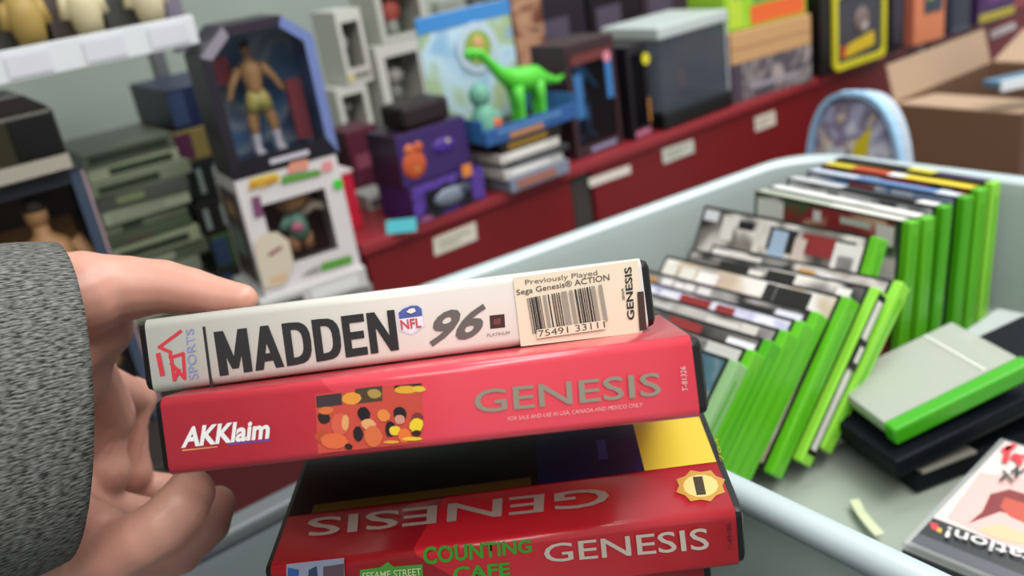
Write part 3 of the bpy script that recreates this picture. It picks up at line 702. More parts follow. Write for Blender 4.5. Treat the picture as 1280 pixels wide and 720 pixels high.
# ================================================================ the hand and sleeve
HAND = []
def build_hand():
    b = MB(); sk = bpy.data.materials.new('m_skin'); sk.use_nodes = True
    nt = sk.node_tree; pb = nt.nodes['Principled BSDF']
    pb.inputs['Roughness'].default_value = 0.42; pb.inputs['Subsurface Weight'].default_value = 0.25
    pb.inputs['Subsurface Radius'].default_value = (0.012, 0.004, 0.002); pb.inputs['Subsurface Scale'].default_value = 0.5
    tc = nt.nodes.new('ShaderNodeTexCoord'); n = nt.nodes.new('ShaderNodeTexNoise'); n.inputs['Scale'].default_value = 28; n.inputs['Detail'].default_value = 4
    mx = nt.nodes.new('ShaderNodeMix'); mx.data_type = 'RGBA'; mx.inputs[6].default_value = lin('#d3a28d'); mx.inputs[7].default_value = lin('#bd8273')
    n2 = nt.nodes.new('ShaderNodeTexVoronoi'); n2.inputs['Scale'].default_value = 900
    bp = nt.nodes.new('ShaderNodeBump'); bp.inputs['Strength'].default_value = 0.12; bp.inputs['Distance'].default_value = 0.0004
    for a in (n, n2): nt.links.new(tc.outputs['Object'], a.inputs['Vector'])
    nt.links.new(n.outputs['Fac'], mx.inputs[0]); nt.links.new(mx.outputs[2], pb.inputs['Base Color'])
    nt.links.new(n2.outputs['Distance'], bp.inputs['Height']); nt.links.new(bp.outputs['Normal'], pb.inputs['Normal'])
    def limb(js, flat=1.0):
        # js: (px, py, depth, radius); dense tapered chain of balls joined by tubes
        P_ = [atd(*j[:3]) for j in js]; R_ = [j[3] for j in js]
        b.tube(P_, R_, sk, 14)
        for p, q in zip(P_, R_): b.ball(p, q, sk, 14, 9)
    # wrist and palm: heel, thenar, hypothenar and metacarpals
    limb([(-60, 560, .375, .029), (20, 480, .39, .030)])
    limb([(10, 420, .395, .027), (60, 372, .40, .020), (105, 372, .402, .0185)])                 # thenar root
    limb([(50, 376, .40, .0205), (105, 366, .405, .0190), (160, 360, .412, .0150), (205, 358, .414, .0124), (240, 364, .413, .0108), (272, 371, .411, .0092), (304, 374, .408, .0070)])   # thumb
    limb([(30, 440, .40, .025), (75, 425, .41, .0215), (118, 408, .42, .0175)])
    limb([(110, 375, .41, .017), (98, 420, .418, .0185), (80, 470, .425, .020)])
    limb([(40, 480, .41, .026), (72, 480, .435, .020), (88, 545, .445, .016)])                   # palm centre
    limb([(20, 540, .40, .026), (66, 585, .41, .017), (74, 660, .40, .0155)])                     # heel edge down to little finger
    limb([(30, 560, .42, .024), (62, 630, .43, .018), (90, 700, .42, .014)])
    limb([(100, 470, .435, .017), (128, 520, .455, .016), (125, 590, .455, .015)])
    limb([(110, 480, .455, .014), (165, 500, .49, .013), (160, 590, .49, .013)])                 # hollow of the palm behind the boxes
    limb([(60, 640, .395, .016), (95, 665, .392, .0155), (128, 672, .388, .0140)])
    # little finger: proximal, middle, tip pressed up under the box
    limb([(60, 705, .385, .0145), (110, 700, .385, .0135), (150, 690, .380, .0128)])
    limb([(150, 688, .380, .0128), (180, 672, .376, .0122), (205, 656, .376, .0118)])
    limb([(205, 656, .376, .0120), (228, 632, .378, .0116), (238, 616, .382, .0106)])
    # ring, middle and index behind it
    limb([(90, 700, .42, .013), (165, 700, .425, .0116), (225, 690, .430, .0108), (262, 655, .432, .0100), (272, 630, .434, .0090)])
    limb([(88, 620, .44, .0135), (140, 640, .46, .0116), (205, 650, .478, .0104), (262, 636, .482, .0095)])
    limb([(88, 545, .445, .0135), (125, 580, .475, .0110), (180, 610, .50, .0100), (240, 615, .505, .009)])
    P = root('person', Matrix.Translation(atd(-60, 560, .375)), 'person in grey heathered sleeve reaching in from the left, hand gripping two game boxes', 'person')
    o = b.build('hand', P)
    o.matrix_basis = P.matrix_world.inverted()
    md = o.modifiers.new('remesh', 'REMESH'); md.mode = 'VOXEL'; md.voxel_size = 0.0011; md.use_smooth_shade = True
    s = o.modifiers.new('smooth', 'SMOOTH'); s.factor = 0.6; s.iterations = 14
    # thumbnail on far side of the thumb tip
    # sleeve: ribbed cuff tube
    sl = bpy.data.materials.new('m_heather'); sl.use_nodes = True
    nt = sl.node_tree; pb = nt.nodes['Principled BSDF']; pb.inputs['Roughness'].default_value = 0.95; pb.inputs['Specular IOR Level'].default_value = 0.1
    tc = nt.nodes.new('ShaderNodeUVMap'); mp = nt.nodes.new('ShaderNodeMapping'); mp.inputs['Scale'].default_value = (1, 1, 1)
    n = nt.nodes.new('ShaderNodeTexNoise'); n.inputs['Scale'].default_value = 1.0; n.inputs['Detail'].default_value = 5
    mp.inputs['Scale'].default_value = (70, 520, 1)
    r_ = nt.nodes.new('ShaderNodeValToRGB'); r_.color_ramp.elements[0].position = 0.36; r_.color_ramp.elements[1].position = 0.66
    r_.color_ramp.elements[0].color = lin('#2a2b29'); r_.color_ramp.elements[1].color = lin('#81827c')
    bp = nt.nodes.new('ShaderNodeBump'); bp.inputs['Strength'].default_value = 0.5; bp.inputs['Distance'].default_value = 0.0008
    nt.links.new(tc.outputs[0], mp.inputs[0]); nt.links.new(mp.outputs[0], n.inputs['Vector']); nt.links.new(n.outputs['Fac'], r_.inputs[0])
    nt.links.new(r_.outputs[0], pb.inputs['Base Color']); nt.links.new(n.outputs['Fac'], bp.inputs['Height']); nt.links.new(bp.outputs['Normal'], pb.inputs['Normal'])
    # rings: centre (px,py,depth), radius a (along image vertical), b (along view)
    n = 96; g = MB(); mi = g.mi(sl)
    d = (RW @ Vector((.75, .02, -.66))).normalized()
    upv = RW @ Vector((.05, 1, 0)); a = (upv - d * d.dot(upv)).normalized(); c = d.cross(a)
    end = atd(70, 502, .375)
    steps = [(.34, .078, .066), (.27, .077, .064), (.20, .075, .061), (.14, .073, .059), (.095, .071, .056), (.06, .070, .054), (.035, .069, .053), (.012, .068, .052), (0, .066, .050)]
    cs = [end - d * q[0] - a * (q[0] * .16) for q in steps]; rings = steps
    for k, q in enumerate(steps):
        for j in range(n):
            t = 2 * math.pi * j / n
            w = 1 + (0.022 * math.sin(3 * t + k * 0.8) + 0.012 * math.sin(7 * t - k * 1.3)) * (k < 6) + (0.003 * math.sin(t * 48) if k >= 3 else 0)
            g.v.append(tuple(cs[k] + a * (q[1] * w * math.cos(t)) + c * (q[2] * w * math.sin(t))))
    for k in range(len(rings) - 1):
        for j in range(n):
            j2 = (j + 1) % n; q = k * n
            g.f.append((q + j, q + j2, q + n + j2, q + n + j)); g.m.append(mi)
    me = g.build('jacket_sleeve', P, smooth=True)
    me.matrix_basis = P.matrix_world.inverted()
    uv = me.data.uv_layers.new(name='UVMap')
    L_ = [0]; 
    for k in range(1, len(cs)): L_.append(L_[-1] + (cs[k] - cs[k - 1]).length)
    for poly in me.data.polygons:
        js = [v % n for v in poly.vertices]; wrap = max(js) - min(js) > 2
        for li, v in zip(poly.loop_indices, poly.vertices):
            j = v % n; j = n if (wrap and j == 0) else j
            uv.data[li].uv = (L_[v // n] * 4, j / n)
    ss = me.modifiers.new('sub', 'SUBSURF'); ss.levels = 2; ss.render_levels = 2
    so = me.modifiers.new('solid', 'SOLIDIFY'); so.thickness = 0.004; so.offset = -1
    return P
build_hand()

# ================================================================ goods on the shelves
def stand(BL, BR, TL, z, depth=0.1, y=None):
    """upright box from its front lower corners and top-left corner: returns matrix (origin front-lower-left), width, height, depth"""
    A, B = at(*BL, 2, z), at(*BR, 2, z)
    if y is not None:
        A = at(*BL, 1, y); B = at(*BR, 1, y); A.z = B.z = z
    U = Vector((B.x - A.x, B.y - A.y, 0)); w = U.length; U.normalize(); V = Vector((-U.y, U.x, 0))
    d = ray(*TL); d2 = Vector((d.x, d.y)); t = Vector((A.x, A.y)).dot(d2) / d2.dot(d2); h = CAM.z + d.z * t - z
    return Matrix(((U.x, V.x, 0, A.x), (U.y, V.y, 0, A.y), (0, 0, 1, z), (0, 0, 0, 1))), w, h
def frontP(M): 
    f = Face((0, 0, 0), (1, 0, 0), (0, 0, 1), 0.0012); return f, Px(M, f)
def carton(name, M, w, h, d, side, front, label, cat, group=None, top=None, bev=0.0015):
    r = root(name, M, label, cat, group)
    b = MB().box(0, w, 0, d, 0, h, side, front=front)
    if top is not None: b.m[1] = b.mi(top)
    b.build('carton', r, bev)
    return r
def window_box(name, M, w, h, d, frame_m, inner_m, label, cat, fr=0.012, bot=None, topb=None, back=None, group=None, film=True):
    """carton with an open display window and clear film: frame pieces, back card"""
    r = root(name, M, label, cat, group); bot = bot or fr; topb = topb or fr; t = 0.002
    b = MB()
    b.box(0, w, d - t, d, 0, h, frame_m, front=inner_m)
    b.box(0, t, 0.0, d - t, 0, h, frame_m); b.box(w - t, w, 0.0, d - t, 0, h, frame_m)
    b.box(t, w - t, 0.0, d - t, 0, t, frame_m); b.box(t, w - t, 0.0, d - t, h - t, h, frame_m)
    b.build('carton', r)
    f = MB(); f.box(t, fr, 0, t, t, h - t, frame_m); f.box(w - fr, w - t, 0, t, t, h - t, frame_m)
    f.box(fr, w - fr, 0, t, t, bot, frame_m); f.box(fr, w - fr, 0, t, h - topb, h - t, frame_m)
    f.build('window_frame', r)
    if film: bx('window_film', r, fr, w - fr, t, t + 0.0006, bot, h - topb, mat('#20242a', 0.15, alpha=0.10))
    return r
def figurine(parent, x, y, z, h, skin='#c08a5e', shorts='#c9b458', boots='#d8d4d0', top=None, arm=0.35):
    s, sh, bo, tp_ = mat(skin, .5), mat(shorts, .5), mat(boots, .5), mat(top or skin, .5)
    b = MB(); q = lambda a, c: (x + a * h, y, z + c * h)
    b.tube([q(0, .50), q(0, .60), q(0, .74), q(0, .80), q(0, .84), q(0, .90)], [.075 * h, .072 * h, .105 * h, .09 * h, .035 * h, .03 * h], tp_, 12)
    b.ball(q(0, .925), (.048 * h, .05 * h, .068 * h), s)
    b.ball(q(0, .955), (.05 * h, .052 * h, .048 * h), mat('#2b1d16', .6))
    for k in (-1, 1):
        b.tube([q(k * .10, .78), q(k * (.16 + arm * .1), .64), q(k * (.15 + arm * .25), .5 + arm * .12), q(k * (.15 + arm * .3), .46 + arm * .15)], [.042 * h, .033 * h, .026 * h, .024 * h], s, 9)
        b.tube([q(k * .05, .50), q(k * .075, .36), q(k * .09, .24), q(k * .10, .14)], [.065 * h, .055 * h, .045 * h, .032 * h], s, 10)
    b.build('figure', parent, smooth=True)
    c = MB()
    for k in (-1, 1): c.tube([q(0, .53), q(k * .045, .46), q(k * .07, .37)], [.085 * h, .075 * h, .062 * h], sh, 12)
    c.build('shorts', parent, smooth=True)
    for k in (-1, 1):
        MB().tube([q(k * .095, .19), q(k * .10, .10), q(k * .10, .03)], [.042 * h, .036 * h, .034 * h], bo, 10).box(x + (k * .10 - .034) * h, x + (k * .10 + .034) * h, y - .09 * h, y + .04 * h, z, z + .045 * h, bo).build('boot', parent, smooth=False)

# -- doll box under the wrestler box (left-centre)
z0 = 1.085
M, w, h = stand((332, 371), (451, 331), (298, 226), z0)
MF, wF, hF, dF = M, w, h, 0.095
WB = mat('#d9d2d2', 0.4)
r = window_box('doll_box', M, w, h, dF, WB, mat('#6b3b33', .5), 'white boxed big-headed doll with green dot sticker on its window', 'toy box', fr=0.022, bot=0.028, topb=0.034)
f, P = frontP(M)
prints(r, 'box_print', f, [
    (mat('#d9c04a', .4), P.quad((310, 237), (348, 227), (350, 219), (342, 216), (312, 224))),
    (mat('#5f9440', .4), P.quad((351, 231), (401, 219), (399, 211), (352, 220))),
    (mat('#d9917c', .4), P.quad((358, 217), (385, 211), (384, 198), (362, 203))),
    (mat('#dd8f92', .4), P.quad((402, 216), (415, 212), (414, 200), (402, 203))),
    (mat('#7a4a6a', .4), P.quad((318, 272), (329, 269), (324, 244), (313, 247))),
    (mat('#5a9a3a', .4), P.quad((401, 339), (440, 328), (438, 318), (400, 329))),
    (mat('#9a9490', .4), P.quad((376, 345), (399, 339), (398, 331), (385, 337)))])
prints(r, 'box_print', f, [
    (mat('#d3c8b2', .4), P.quad((330, 361), (355, 356), (367, 330), (360, 300), (345, 289), (330, 291), (318, 300), (321, 330))),
    (mat('#8a4452', .4), P.quad((336, 321), (352, 310), (351, 306), (334, 317))),
    (mat('#d9b494', .4), P.quad((338, 355), (360, 349), (356, 340), (337, 346)))], k=2)
lettering(r, 'lettering', 'POP!', f, P.quad((313, 238), (346, 229), (345, 219), (311, 227)), mat('#c98a2c', .4), bold=0.02, k=3)
d_ = MB(); c0 = Vector((w * 0.54, 0.030, 0.03))
d_.ball((c0.x, c0.y, 0.098), (0.024, 0.022, 0.02), mat('#b98a62', .5)); d_.ball((c0.x, c0.y + .004, 0.106), (0.027, 0.024, 0.018), mat('#8d7a52', .5))
d_.tube([(c0.x, c0.y, 0.078), (c0.x, c0.y, 0.062), (c0.x, c0.y, 0.048)], [.008, .012, .013], mat('#6f9a8a', .5))
d_.tube([(c0.x + .008, c0.y, 0.074), (c0.x + .024, c0.y - .004, 0.082), (c0.x + .036, c0.y - .006, 0.074)], [.006, .006, .005], mat('#d8c6b4', .5))
d_.tube([(c0.x - .008, c0.y, 0.074), (c0.x - .02, c0.y - .004, 0.062)], [.006, .005], mat('#6f9a8a', .5))
for k in (-1, 1): d_.tube([(c0.x + k * .007, c0.y, 0.05), (c0.x + k * .009, c0.y, 0.031)], [.008, .006], mat('#b5865c', .5))
d_.build('doll', r, smooth=True)
MB().ball((c0.x - 0.004, c0.y - 0.012, 0.062), (0.008, .006, .006), mat('#c8708a', .5)).build('doll_bag', r, smooth=True)
s_ = Face((0, 0, 0), (0, -1, 0), (0, 0, 1), 0.001)
prints(r, 'side_print', s_, [(mat('#4a3436', .4), rect(-dF + .012, 0.012, -0.010, h - 0.016)), (mat('#a8805a', .4), rect(-dF + .03, 0.09, -0.03, h - 0.03)), (mat('#71837a', .4), rect(-dF + .02, 0.04, -0.025, 0.075))])
o = MB(); cc = P(422, 230); o.prism([(cc[0] + .006 * math.cos(t), cc[1] + .006 * math.sin(t)) for t in [2 * math.pi * k / 16 for k in range(16)]], -0.002, -0.0004, mat('#41c53f', .5)); o.build('dot_sticker', r)
# supports under doll box
M2, w2, h2 = stand((345, 395), (462, 348), (345, 395), 1.05)
for k, (c, sx, n_) in enumerate((('#c8c6c2', 0.0, 'grey-white flat box directly under the boxed doll'), ('#8f8b87', 0.006, 'dull grey flat box below the white one under the doll'), ('#b9b5ad', -0.006, 'lowest flat pale box of the pile under the doll'))):
    Mk = MF @ Matrix.Translation((-0.010 + sx, -0.008 + sx, -0.0265 * (k + 1)))
    rr = carton('flat_box', Mk, wF + 0.012, 0.026, dF + 0.02, mat(c, .5), mat(c, .5), n_, 'box', 'flat boxes under the doll')
    fb = Face((0, 0, 0), (1, 0, 0), (0, 0, 1), 0.001)
    prints(rr, 'edge_print', fb, [(mat('#55524e', .5), rect(0.01, 0.008, 0.05, 0.018)), (mat('#e2e2de', .5), rect(0.06, 0.006, wF, 0.02))])
# small riser carrying the pile
bx('display_riser', None, 0.36 - 0.14, 0.36 + 0.12, 0.86, 0.992, LOW + 0.0005, z0 - 0.0265 * 3 - 0.0005, mat('#3b3632', .6), 0.001)
o = bpy.data.objects['display_riser']; T(o, 'thin dark riser board under the flat boxes beside the red shelf', 'riser')

# red cup/tin to the right of the doll box
p = at(437, 250, 1, 1.03)
M, w, h = stand((414, 300), (441, 292), (408, 222), 1.0905, y=1.06)
r = carton('red_tin', Matrix.Translation((M.translation.x, 1.06, 1.0905)), 0.05, h * 0.95, 0.04, mat('#b8202f', .35), mat('#c4203a', .35), 'bright red upright carton just right of the boxed doll', 'box')
bx('rim', r, -0.001, 0.051, -0.001, 0.041, h * .95 + 0.0002, h * .95 + 0.004, mat('#d9c6c6', .4), 0.0005)

# -- wrestler box on the doll box
zt = z0 + hF + 0.001
Mw = MF @ Matrix.Translation((0.002, 0.004, hF + 0.001))
hx = 0.150
M, w, h = stand((305, 203), (417, 172), (268, 40), zt)
Mw = MF @ Matrix.Translation((0.0, 0.0, hF + 0.001)); w = wF + 0.004; h = 0.158; d = 0.075
r = root('action_figure_box', Mw, 'dark chamfered display box with shirtless figure in pale shorts, standing on the doll box', 'toy box')
out = [(0, 0), (w, 0), (w, h - 0.026), (w - 0.03, h), (0.03, h), (0, h - 0.026)]
dark = mat('#231c28', .4)
b = MB(); b.prism(out, d - 0.002, d, dark, front=art(['#3a6496', '#5a86b4', '#a3b3c6', '#3d4f7a'], 18, .4, 3)); 
n = len(out)
for k in range(n):
    (x0, z_0), (x1, z_1) = out[k], out[(k + 1) % n]
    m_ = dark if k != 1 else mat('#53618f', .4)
    L_ = Vector((x1 - x0, z_1 - z_0)).normalized() * 0.0; nx, nz = -(z_1 - z_0), (x1 - x0); l = math.hypot(nx, nz); nx, nz = nx / l * 0.002, nz / l * 0.002
    A4 = [(x0, z_0), (x1, z_1), (x1 + nx, z_1 + nz), (x0 + nx, z_0 + nz)]
    b.prism(A4, 0.0, d - 0.0025, m_)
b.build('carton', r)
fr_ = MB(); t_ = 0.011
ins = [(t_, 0.020), (w - t_, 0.020), (w - t_, h - 0.031), (w - 0.034, h - t_), (0.034, h - t_), (t_, h - 0.031)]
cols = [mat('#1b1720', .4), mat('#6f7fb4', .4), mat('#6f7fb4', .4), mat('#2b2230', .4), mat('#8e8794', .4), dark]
for k in range(n):
    j = (k + 1) % n; fr_.prism([out[k], out[j], ins[j], ins[k]], -0.001, 0.001, cols[k])
fr_.build('window_frame', r)
b = MB(); b.prism(ins, 0.0012, 0.0018, mat('#20242a', .15, alpha=.10)); b.build('window_film', r)
figurine(r, w * 0.47, 0.04, 0.012, 0.125, skin='#b58a5c', shorts='#b9ad62', boots='#cfcad6')
MB().box(w * .07, w * .32, 0.05, 0.056, h * .60, h * .78, mat('#c44a5c', .5)).build('name_card', r)
MB().box(w * .74, w * .88, 0.03, 0.04, h * .12, h * .55, mat('#8a3a42', .5)).build('side_print', r)
MB().box(w * .12, w * .88, 0.006, 0.07, 0.0025, 0.011, mat('#27486a', .4)).build('stand_base', r)
fw = Face((0, -0.001, 0), (1, 0, 0), (0, 0, 1), 0.0006)
prints(r, 'box_print', fw, [(mat('#c9c3cd', .4), rect(w * .35, .007, w * .72, .0125))])

# -- left: figure box nearest the sleeve with dark box on top
zl = 1.04
M, w, h = stand((-60, 330), (142, 306), (-60, 200), LOW + 0.001, y=0.97)
P0 = at(96, 205, 1, 0.95); P1 = at(0, 218, 1, 0.95); Pd = at(135, 305, 1, 0.95)
x1 = Pd.x; wL = 0.20
ML = Matrix.Translation((x1 - wL, 0.95, LOW + 0.0005))
hL = P0.z - LOW - 0.003
r = window_box('wrestling_figure_box', ML, wL, hL, 0.09, mat('#2a2c33', .4), mat('#6a4c2c', .5), 'clear-fronted box with tan figures and gold props at the far left', 'toy box', fr=0.008, bot=0.02, topb=0.014)
for k, xx in enumerate((0.045, 0.098, 0.150)):
    g = figurine(r, xx, 0.022, 0.025, hL * 0.84, skin='#b5875a', shorts=['#2a2320', '#3a2a1c', '#b98c3a'][k], boots='#2a2320', arm=0.1)
MB().box(0.012, wL - 0.012, 0.07, 0.075, hL * .45, hL * .8, mat('#b08040', .5)).build('gold_banner', r)
bx('corner_panel', r, wL - 0.013, wL - 0.0025, -0.0012, 0.0, 0.003, hL - .004, mat('#3a4658', .4))
bx('pink_edge', r, wL - 0.0022, wL, -0.0012, 0.0, 0.003, hL - .004, mat('#a88a90', .4))
hD = 0.075
M3 = ML @ Matrix.Translation((-0.01, -0.012, hL + 0.001))
r = root('black_toy_case', M3, 'black box with rounded lid and silver band on top of the left figure box', 'toy box')
bx('carton', r, 0, wL - 0.0, 0, 0.10, 0, hD * .8, mat('#191614', .35), 0.004, front=mat('#2c2a17', .35))
MB().prism([(0.002, hD * .8 + .0005), (wL - .002, hD * .8 + .0005), (wL - .02, hD), (0.02, hD)], 0.004, 0.096, mat('#221c1b', .3)).build('lid', r)
bx('silver_band', r, 0.0, wL, -0.0015, -0.0002, 0.002, 0.016, mat('#a39c8e', .35))
bx('red_badge', r, 0.085, 0.115, -0.0015, -0.0002, 0.035, 0.045, mat('#b04a3e', .4))
bx('end_cap', r, wL - 0.042, wL - .002, -0.0022, -0.0004, 0.018, hD * .76, mat('#0f0d0d', .3), 0.001)

# -- flat stacks of magazines and cases behind the hand
rnd = random.Random(11)
cols = ['#4f5640', '#7d8468', '#4a4f43', '#9ba388', '#666d58', '#3f423b', '#828a76', '#575f4d', '#979f7f', '#4c5a44', '#727a65', '#aab399', '#53584f', '#79816a', '#9ca488', '#656c5c', '#4b4d48', '#7a8168']
zz = LOW + 0.0005; yb = 1.10
xs0, xs1 = at(108, 240, 1, yb).x, at(226, 200, 1, yb).x
for k in range(16):
    th = rnd.choice([0.010, 0.013, 0.016, 0.018]); dx = rnd.uniform(-0.008, 0.008)
    Mk = Matrix.Translation((xs0 + dx, yb + rnd.uniform(-.006, .006), zz)) @ Matrix.Rotation(rnd.uniform(-.05, .05), 4, 'Z')
    ordn = ['lowest', 'second', 'third', 'fourth', 'fifth', 'sixth', 'seventh', 'eighth', 'ninth', 'tenth', 'eleventh', 'twelfth', 'thirteenth', 'fourteenth', 'fifteenth', 'topmost'][k]
    tone = 'pale' if int(cols[k][1:3], 16) > 0x66 else 'dark'
    rr = root('flat_case', Mk, f'{tone} olive flat case, {ordn} up in the pile left of the wrestler box', 'case', 'flat cases piled behind the hand')
    m_ = mat(cols[k], .35, grain=.1, scale=20)
    ww = (xs1 - xs0) + rnd.uniform(-.01, .01)
    bx('sleeve', rr, 0, ww, 0, 0.13, 0, th, m_, 0.001)
    bx('spine_label', rr, ww * rnd.uniform(.05, .3), ww * rnd.uniform(.5, .95), -0.001, 0.0, th * .25, th * .75, mat(rnd.choice(['#9ba38a', '#2f3a2c', '#7f8a62', '#5a5245', '#b0b39a']), .4))
    zz += th + 0.0006
ztop = zz
# navy and gold books on a second pile, next to the wrestler box
yb2 = 1.13
specs = [('#2a2b28', .05, 'black thick case at the foot of the pile beside the wrestler box'), ('#3f5a2c', .03, 'dark green case low in the pile beside the wrestler box'), ('#24211f', .03, 'black ridged case with pale stripes beside the wrestler box'),
         ('#1e2322', .035, 'black case with white scribbled edge beside the wrestler box'), ('#8b7a46', .026, 'tan and gold box under the navy one beside the wrestler box'), ('#20294a', .034, 'navy blue box topmost of the pile beside the wrestler box')]
zz = LOW + 0.0005
x_0 = at(203, 150, 1, yb2).x; x_1 = at(290, 130, 1, yb2).x
targz = at(215, 112, 1, yb2).z
sc_ = (targz - zz) / sum(s[1] for s in specs)
for k, (c, th, n_) in enumerate(specs):
    th *= sc_
    rr = root('boxed_set', Matrix.Translation((max(x_0, xs1 + 0.010) + (0.006 if k % 2 else 0), yb2 + .002 * k, zz)), n_, 'box', 'boxed sets piled beside the wrestler box')
    bx('sleeve', rr, 0, 0.12, 0, 0.15, 0, th - .0006, mat(c, .4), 0.0015)
    if k in (2, 3):
        for q in range(5): bx('stripe', rr, 0.008 + q * .022, 0.014 + q * .022, -0.001, 0, th * .2, th * .8, mat('#8f9a94', .4))
    else: bx('stripe', rr, 0.0, 0.02, -0.001, 0, th * .1, th * .9, mat('#5a2c4a' if k == 4 else '#3a4a6a', .4))
    zz += th
# -- cream carded toys above the glass shelf
for k, px in enumerate((28, 100, 178)):
    p = at(px, 62 - px * .2, 1, 1.03); x = p.x
    r = root('carded_toy', Matrix.Translation((x, 1.03, 1.372 + .0045)), ['carded toy with gold figure at the left end of the glass shelf', 'carded toy with cream rounded figure in the middle of the glass shelf', 'carded toy with cream figure at the right of the glass shelf'][k], 'toy', 'carded toys on the glass shelf')
    bx('card', r, -0.034, 0.034, 0.02, 0.022, 0, 0.13, mat(['#4a4640', '#6a5e5a', '#52524f'][k], .5))
    g = MB(); c = mat(['#a58a4a', '#c9bd98', '#cfc3a0'][k], .5)
    g.tube([(0.012, 0, .012), (0.01, 0, .045), (0.008, 0, .07)], [.012, .018, .012], c, 12); g.ball((0.008, 0, .085), (.016, .014, .018), c)
    for q in (-1, 1): g.tube([(0.01 + q * .014, 0, .06), (0.01 + q * .019, 0, .035)], [.007, .006], c, 8)
    g.tube([(0.0095, 0, 0.0025), (0.010, 0, .014)], [.009, .011], c, 10)
    g.build('figure', r, smooth=True)
    bx('base', r, -0.03, 0.03, -0.012, 0.012, 0, 0.008, mat('#b9b4a8', .4))
# grey box with yellow tag above the wrestler box
M, w, h = stand((255, 22), (330, -2), (250, -80), 1.385, y=1.15)

# -- white boxed figures in rows behind (centre left)
yb3 = 1.30
stepz = 1.155
bx('back_riser', None, 0.52, 0.84, 1.25, 1.585, LEDGE + 0.0005, stepz, mat('#59605a', .6), 0.002)
T(bpy.data.objects['back_riser'], 'grey step at the back of the red shelf carrying white boxed toys', 'riser')
wb = [((433, 178), (470, 166), (425, 112), '#3a2a2a', '#b8434a', 'white boxed toy with dark window behind the red carton'),
      ((487, 158), (545, 142), (474, 58), '#8b8f82', '#c03a44', 'white boxed toy with red base band behind the purple box'),
      ((436, 92), (478, 80), (424, 10), '#3d2320', '#8a8478', 'white boxed toy with maroon figure above the red carton')]
def white_box(bl_, br_, tl_, inner, band, lab, z, y):
    M, w, h = stand(bl_, br_, tl_, z, y=y)
    r = window_box('boxed_toy', M, w, h, 0.08, mat('#c9c8bf', .4), mat(inner, .5), lab, 'toy box', fr=w * .16, bot=h * .22, topb=h * .16, film=False, group='white boxed toys behind the purple box')
    f_ = Face((0, 0, 0), (1, 0, 0), (0, 0, 1), 0.001)
    prints(r, 'box_print', f_, [(mat(band, .4), rect(w * .3, h * .07, w * .92, h * .16)), (mat('#d8c35c', .4), rect(w * .06, h * .05, w * .22, h * .14))])
    g = MB(); g.ball((w * .5, .04, h * .55), (w * .2, .02, h * .13), mat('#a8a49c', .5)); g.tube([(w * .5, .04, h * .45), (w * .5, .04, h * .23)], [w * .1, w * .14], mat('#7a3a38' if 'maroon' in lab else '#8a8a86', .5))
    g.build('figure', r, smooth=True)
    return M, w, h
Z3 = stepz + 0.0005
Ma, wa, ha = white_box(*wb[1], Z3, yb3)
Mb, wb_, hb = white_box(*wb[0], Z3, yb3)
white_box((436, 105), (466, 95), (424, 14), '#3d2320', '#8a8478', wb[2][5], Z3 + hb + 0.001, yb3)
M, w, h = stand((480, 62), (538, 45), (472, -20), Z3 + ha + 0.001, y=yb3)
r = window_box('boxed_toy', M, w, 0.09, 0.08, mat('#b9bab0', .4), mat('#6f7a6a', .5), 'pale boxed toy standing on the red-banded white box', 'toy box', fr=.01, film=False, group='white boxed toys behind the purple box')
MB().ball((w * .5, .04, .045), (.02, .015, .022), mat('#b3564a', .5)).tube([(w * .5, .04, .03), (w * .5, .04, .003)], [.01, .013], mat('#8b8f86', .5)).build('figure', r, smooth=True)
# pegboard goods high at the back wall
rnd = random.Random(4)
for k in range(9):
    px = 500 + k * 62; p = at(px, 10 - k * 6, 1, 1.56)
    c = ['#8e9a8c', '#a9b0a4', '#6a6f78', '#b4b6ac', '#3b3040', '#352c3a', '#2d2733', '#4a3f3c', '#52603a'][k]
    r = root('hanging_pack', Matrix.Translation((p.x - .05, 1.56, p.z - .05)), ['sage green', 'pale sage', 'slate', 'off-white', 'dark plum', 'deep purple', 'near-black violet', 'brown-black', 'moss green'][k] + ' pack hanging on the back wall near the top edge', 'pack', 'packs hanging on the back wall')
    bx('card', r, 0, .10, 0.02, 0.024, -0.02, 0.12, mat(c, .5, grain=.1, scale=30), 0.002)
    bx('blister', r, 0.02, .08, 0.0, 0.0195, -0.01, 0.06, mat(c, .2, alpha=.7), 0.006)
    bx('hook', r, .048, .052, .0, .0585, 0.105, 0.109, mat('#777777', .3, .8))

# -- maroon and pale cartons behind the red tin
M, w, h = stand((447, 240), (486, 228), (440, 182), LEDGE + .0005, y=1.17)
r = carton('maroon_box', M, w, h + .02, .06, mat('#4a1c2c', .45), mat('#5c2438', .45), 'dark maroon box in the gap between the red carton and purple boxes', 'box')
bx('end_label', r, w * .15, w * .8, -.0012, -.0002, h * .55, h * .8, mat('#8a4a5c', .4))
M, w, h = stand((470, 300), (500, 290), (465, 272), LEDGE + .0005, y=1.11)
r = carton('pale_carton', M, w, .022, .05, mat('#a7a6a0', .5), mat('#c4c3bd', .5), 'low pale carton lying beside the purple toy boxes', 'box')
bx('end_label', r, w * .1, w * .7, -.0012, -.0002, .005, .014, mat('#5a5c5c', .4))
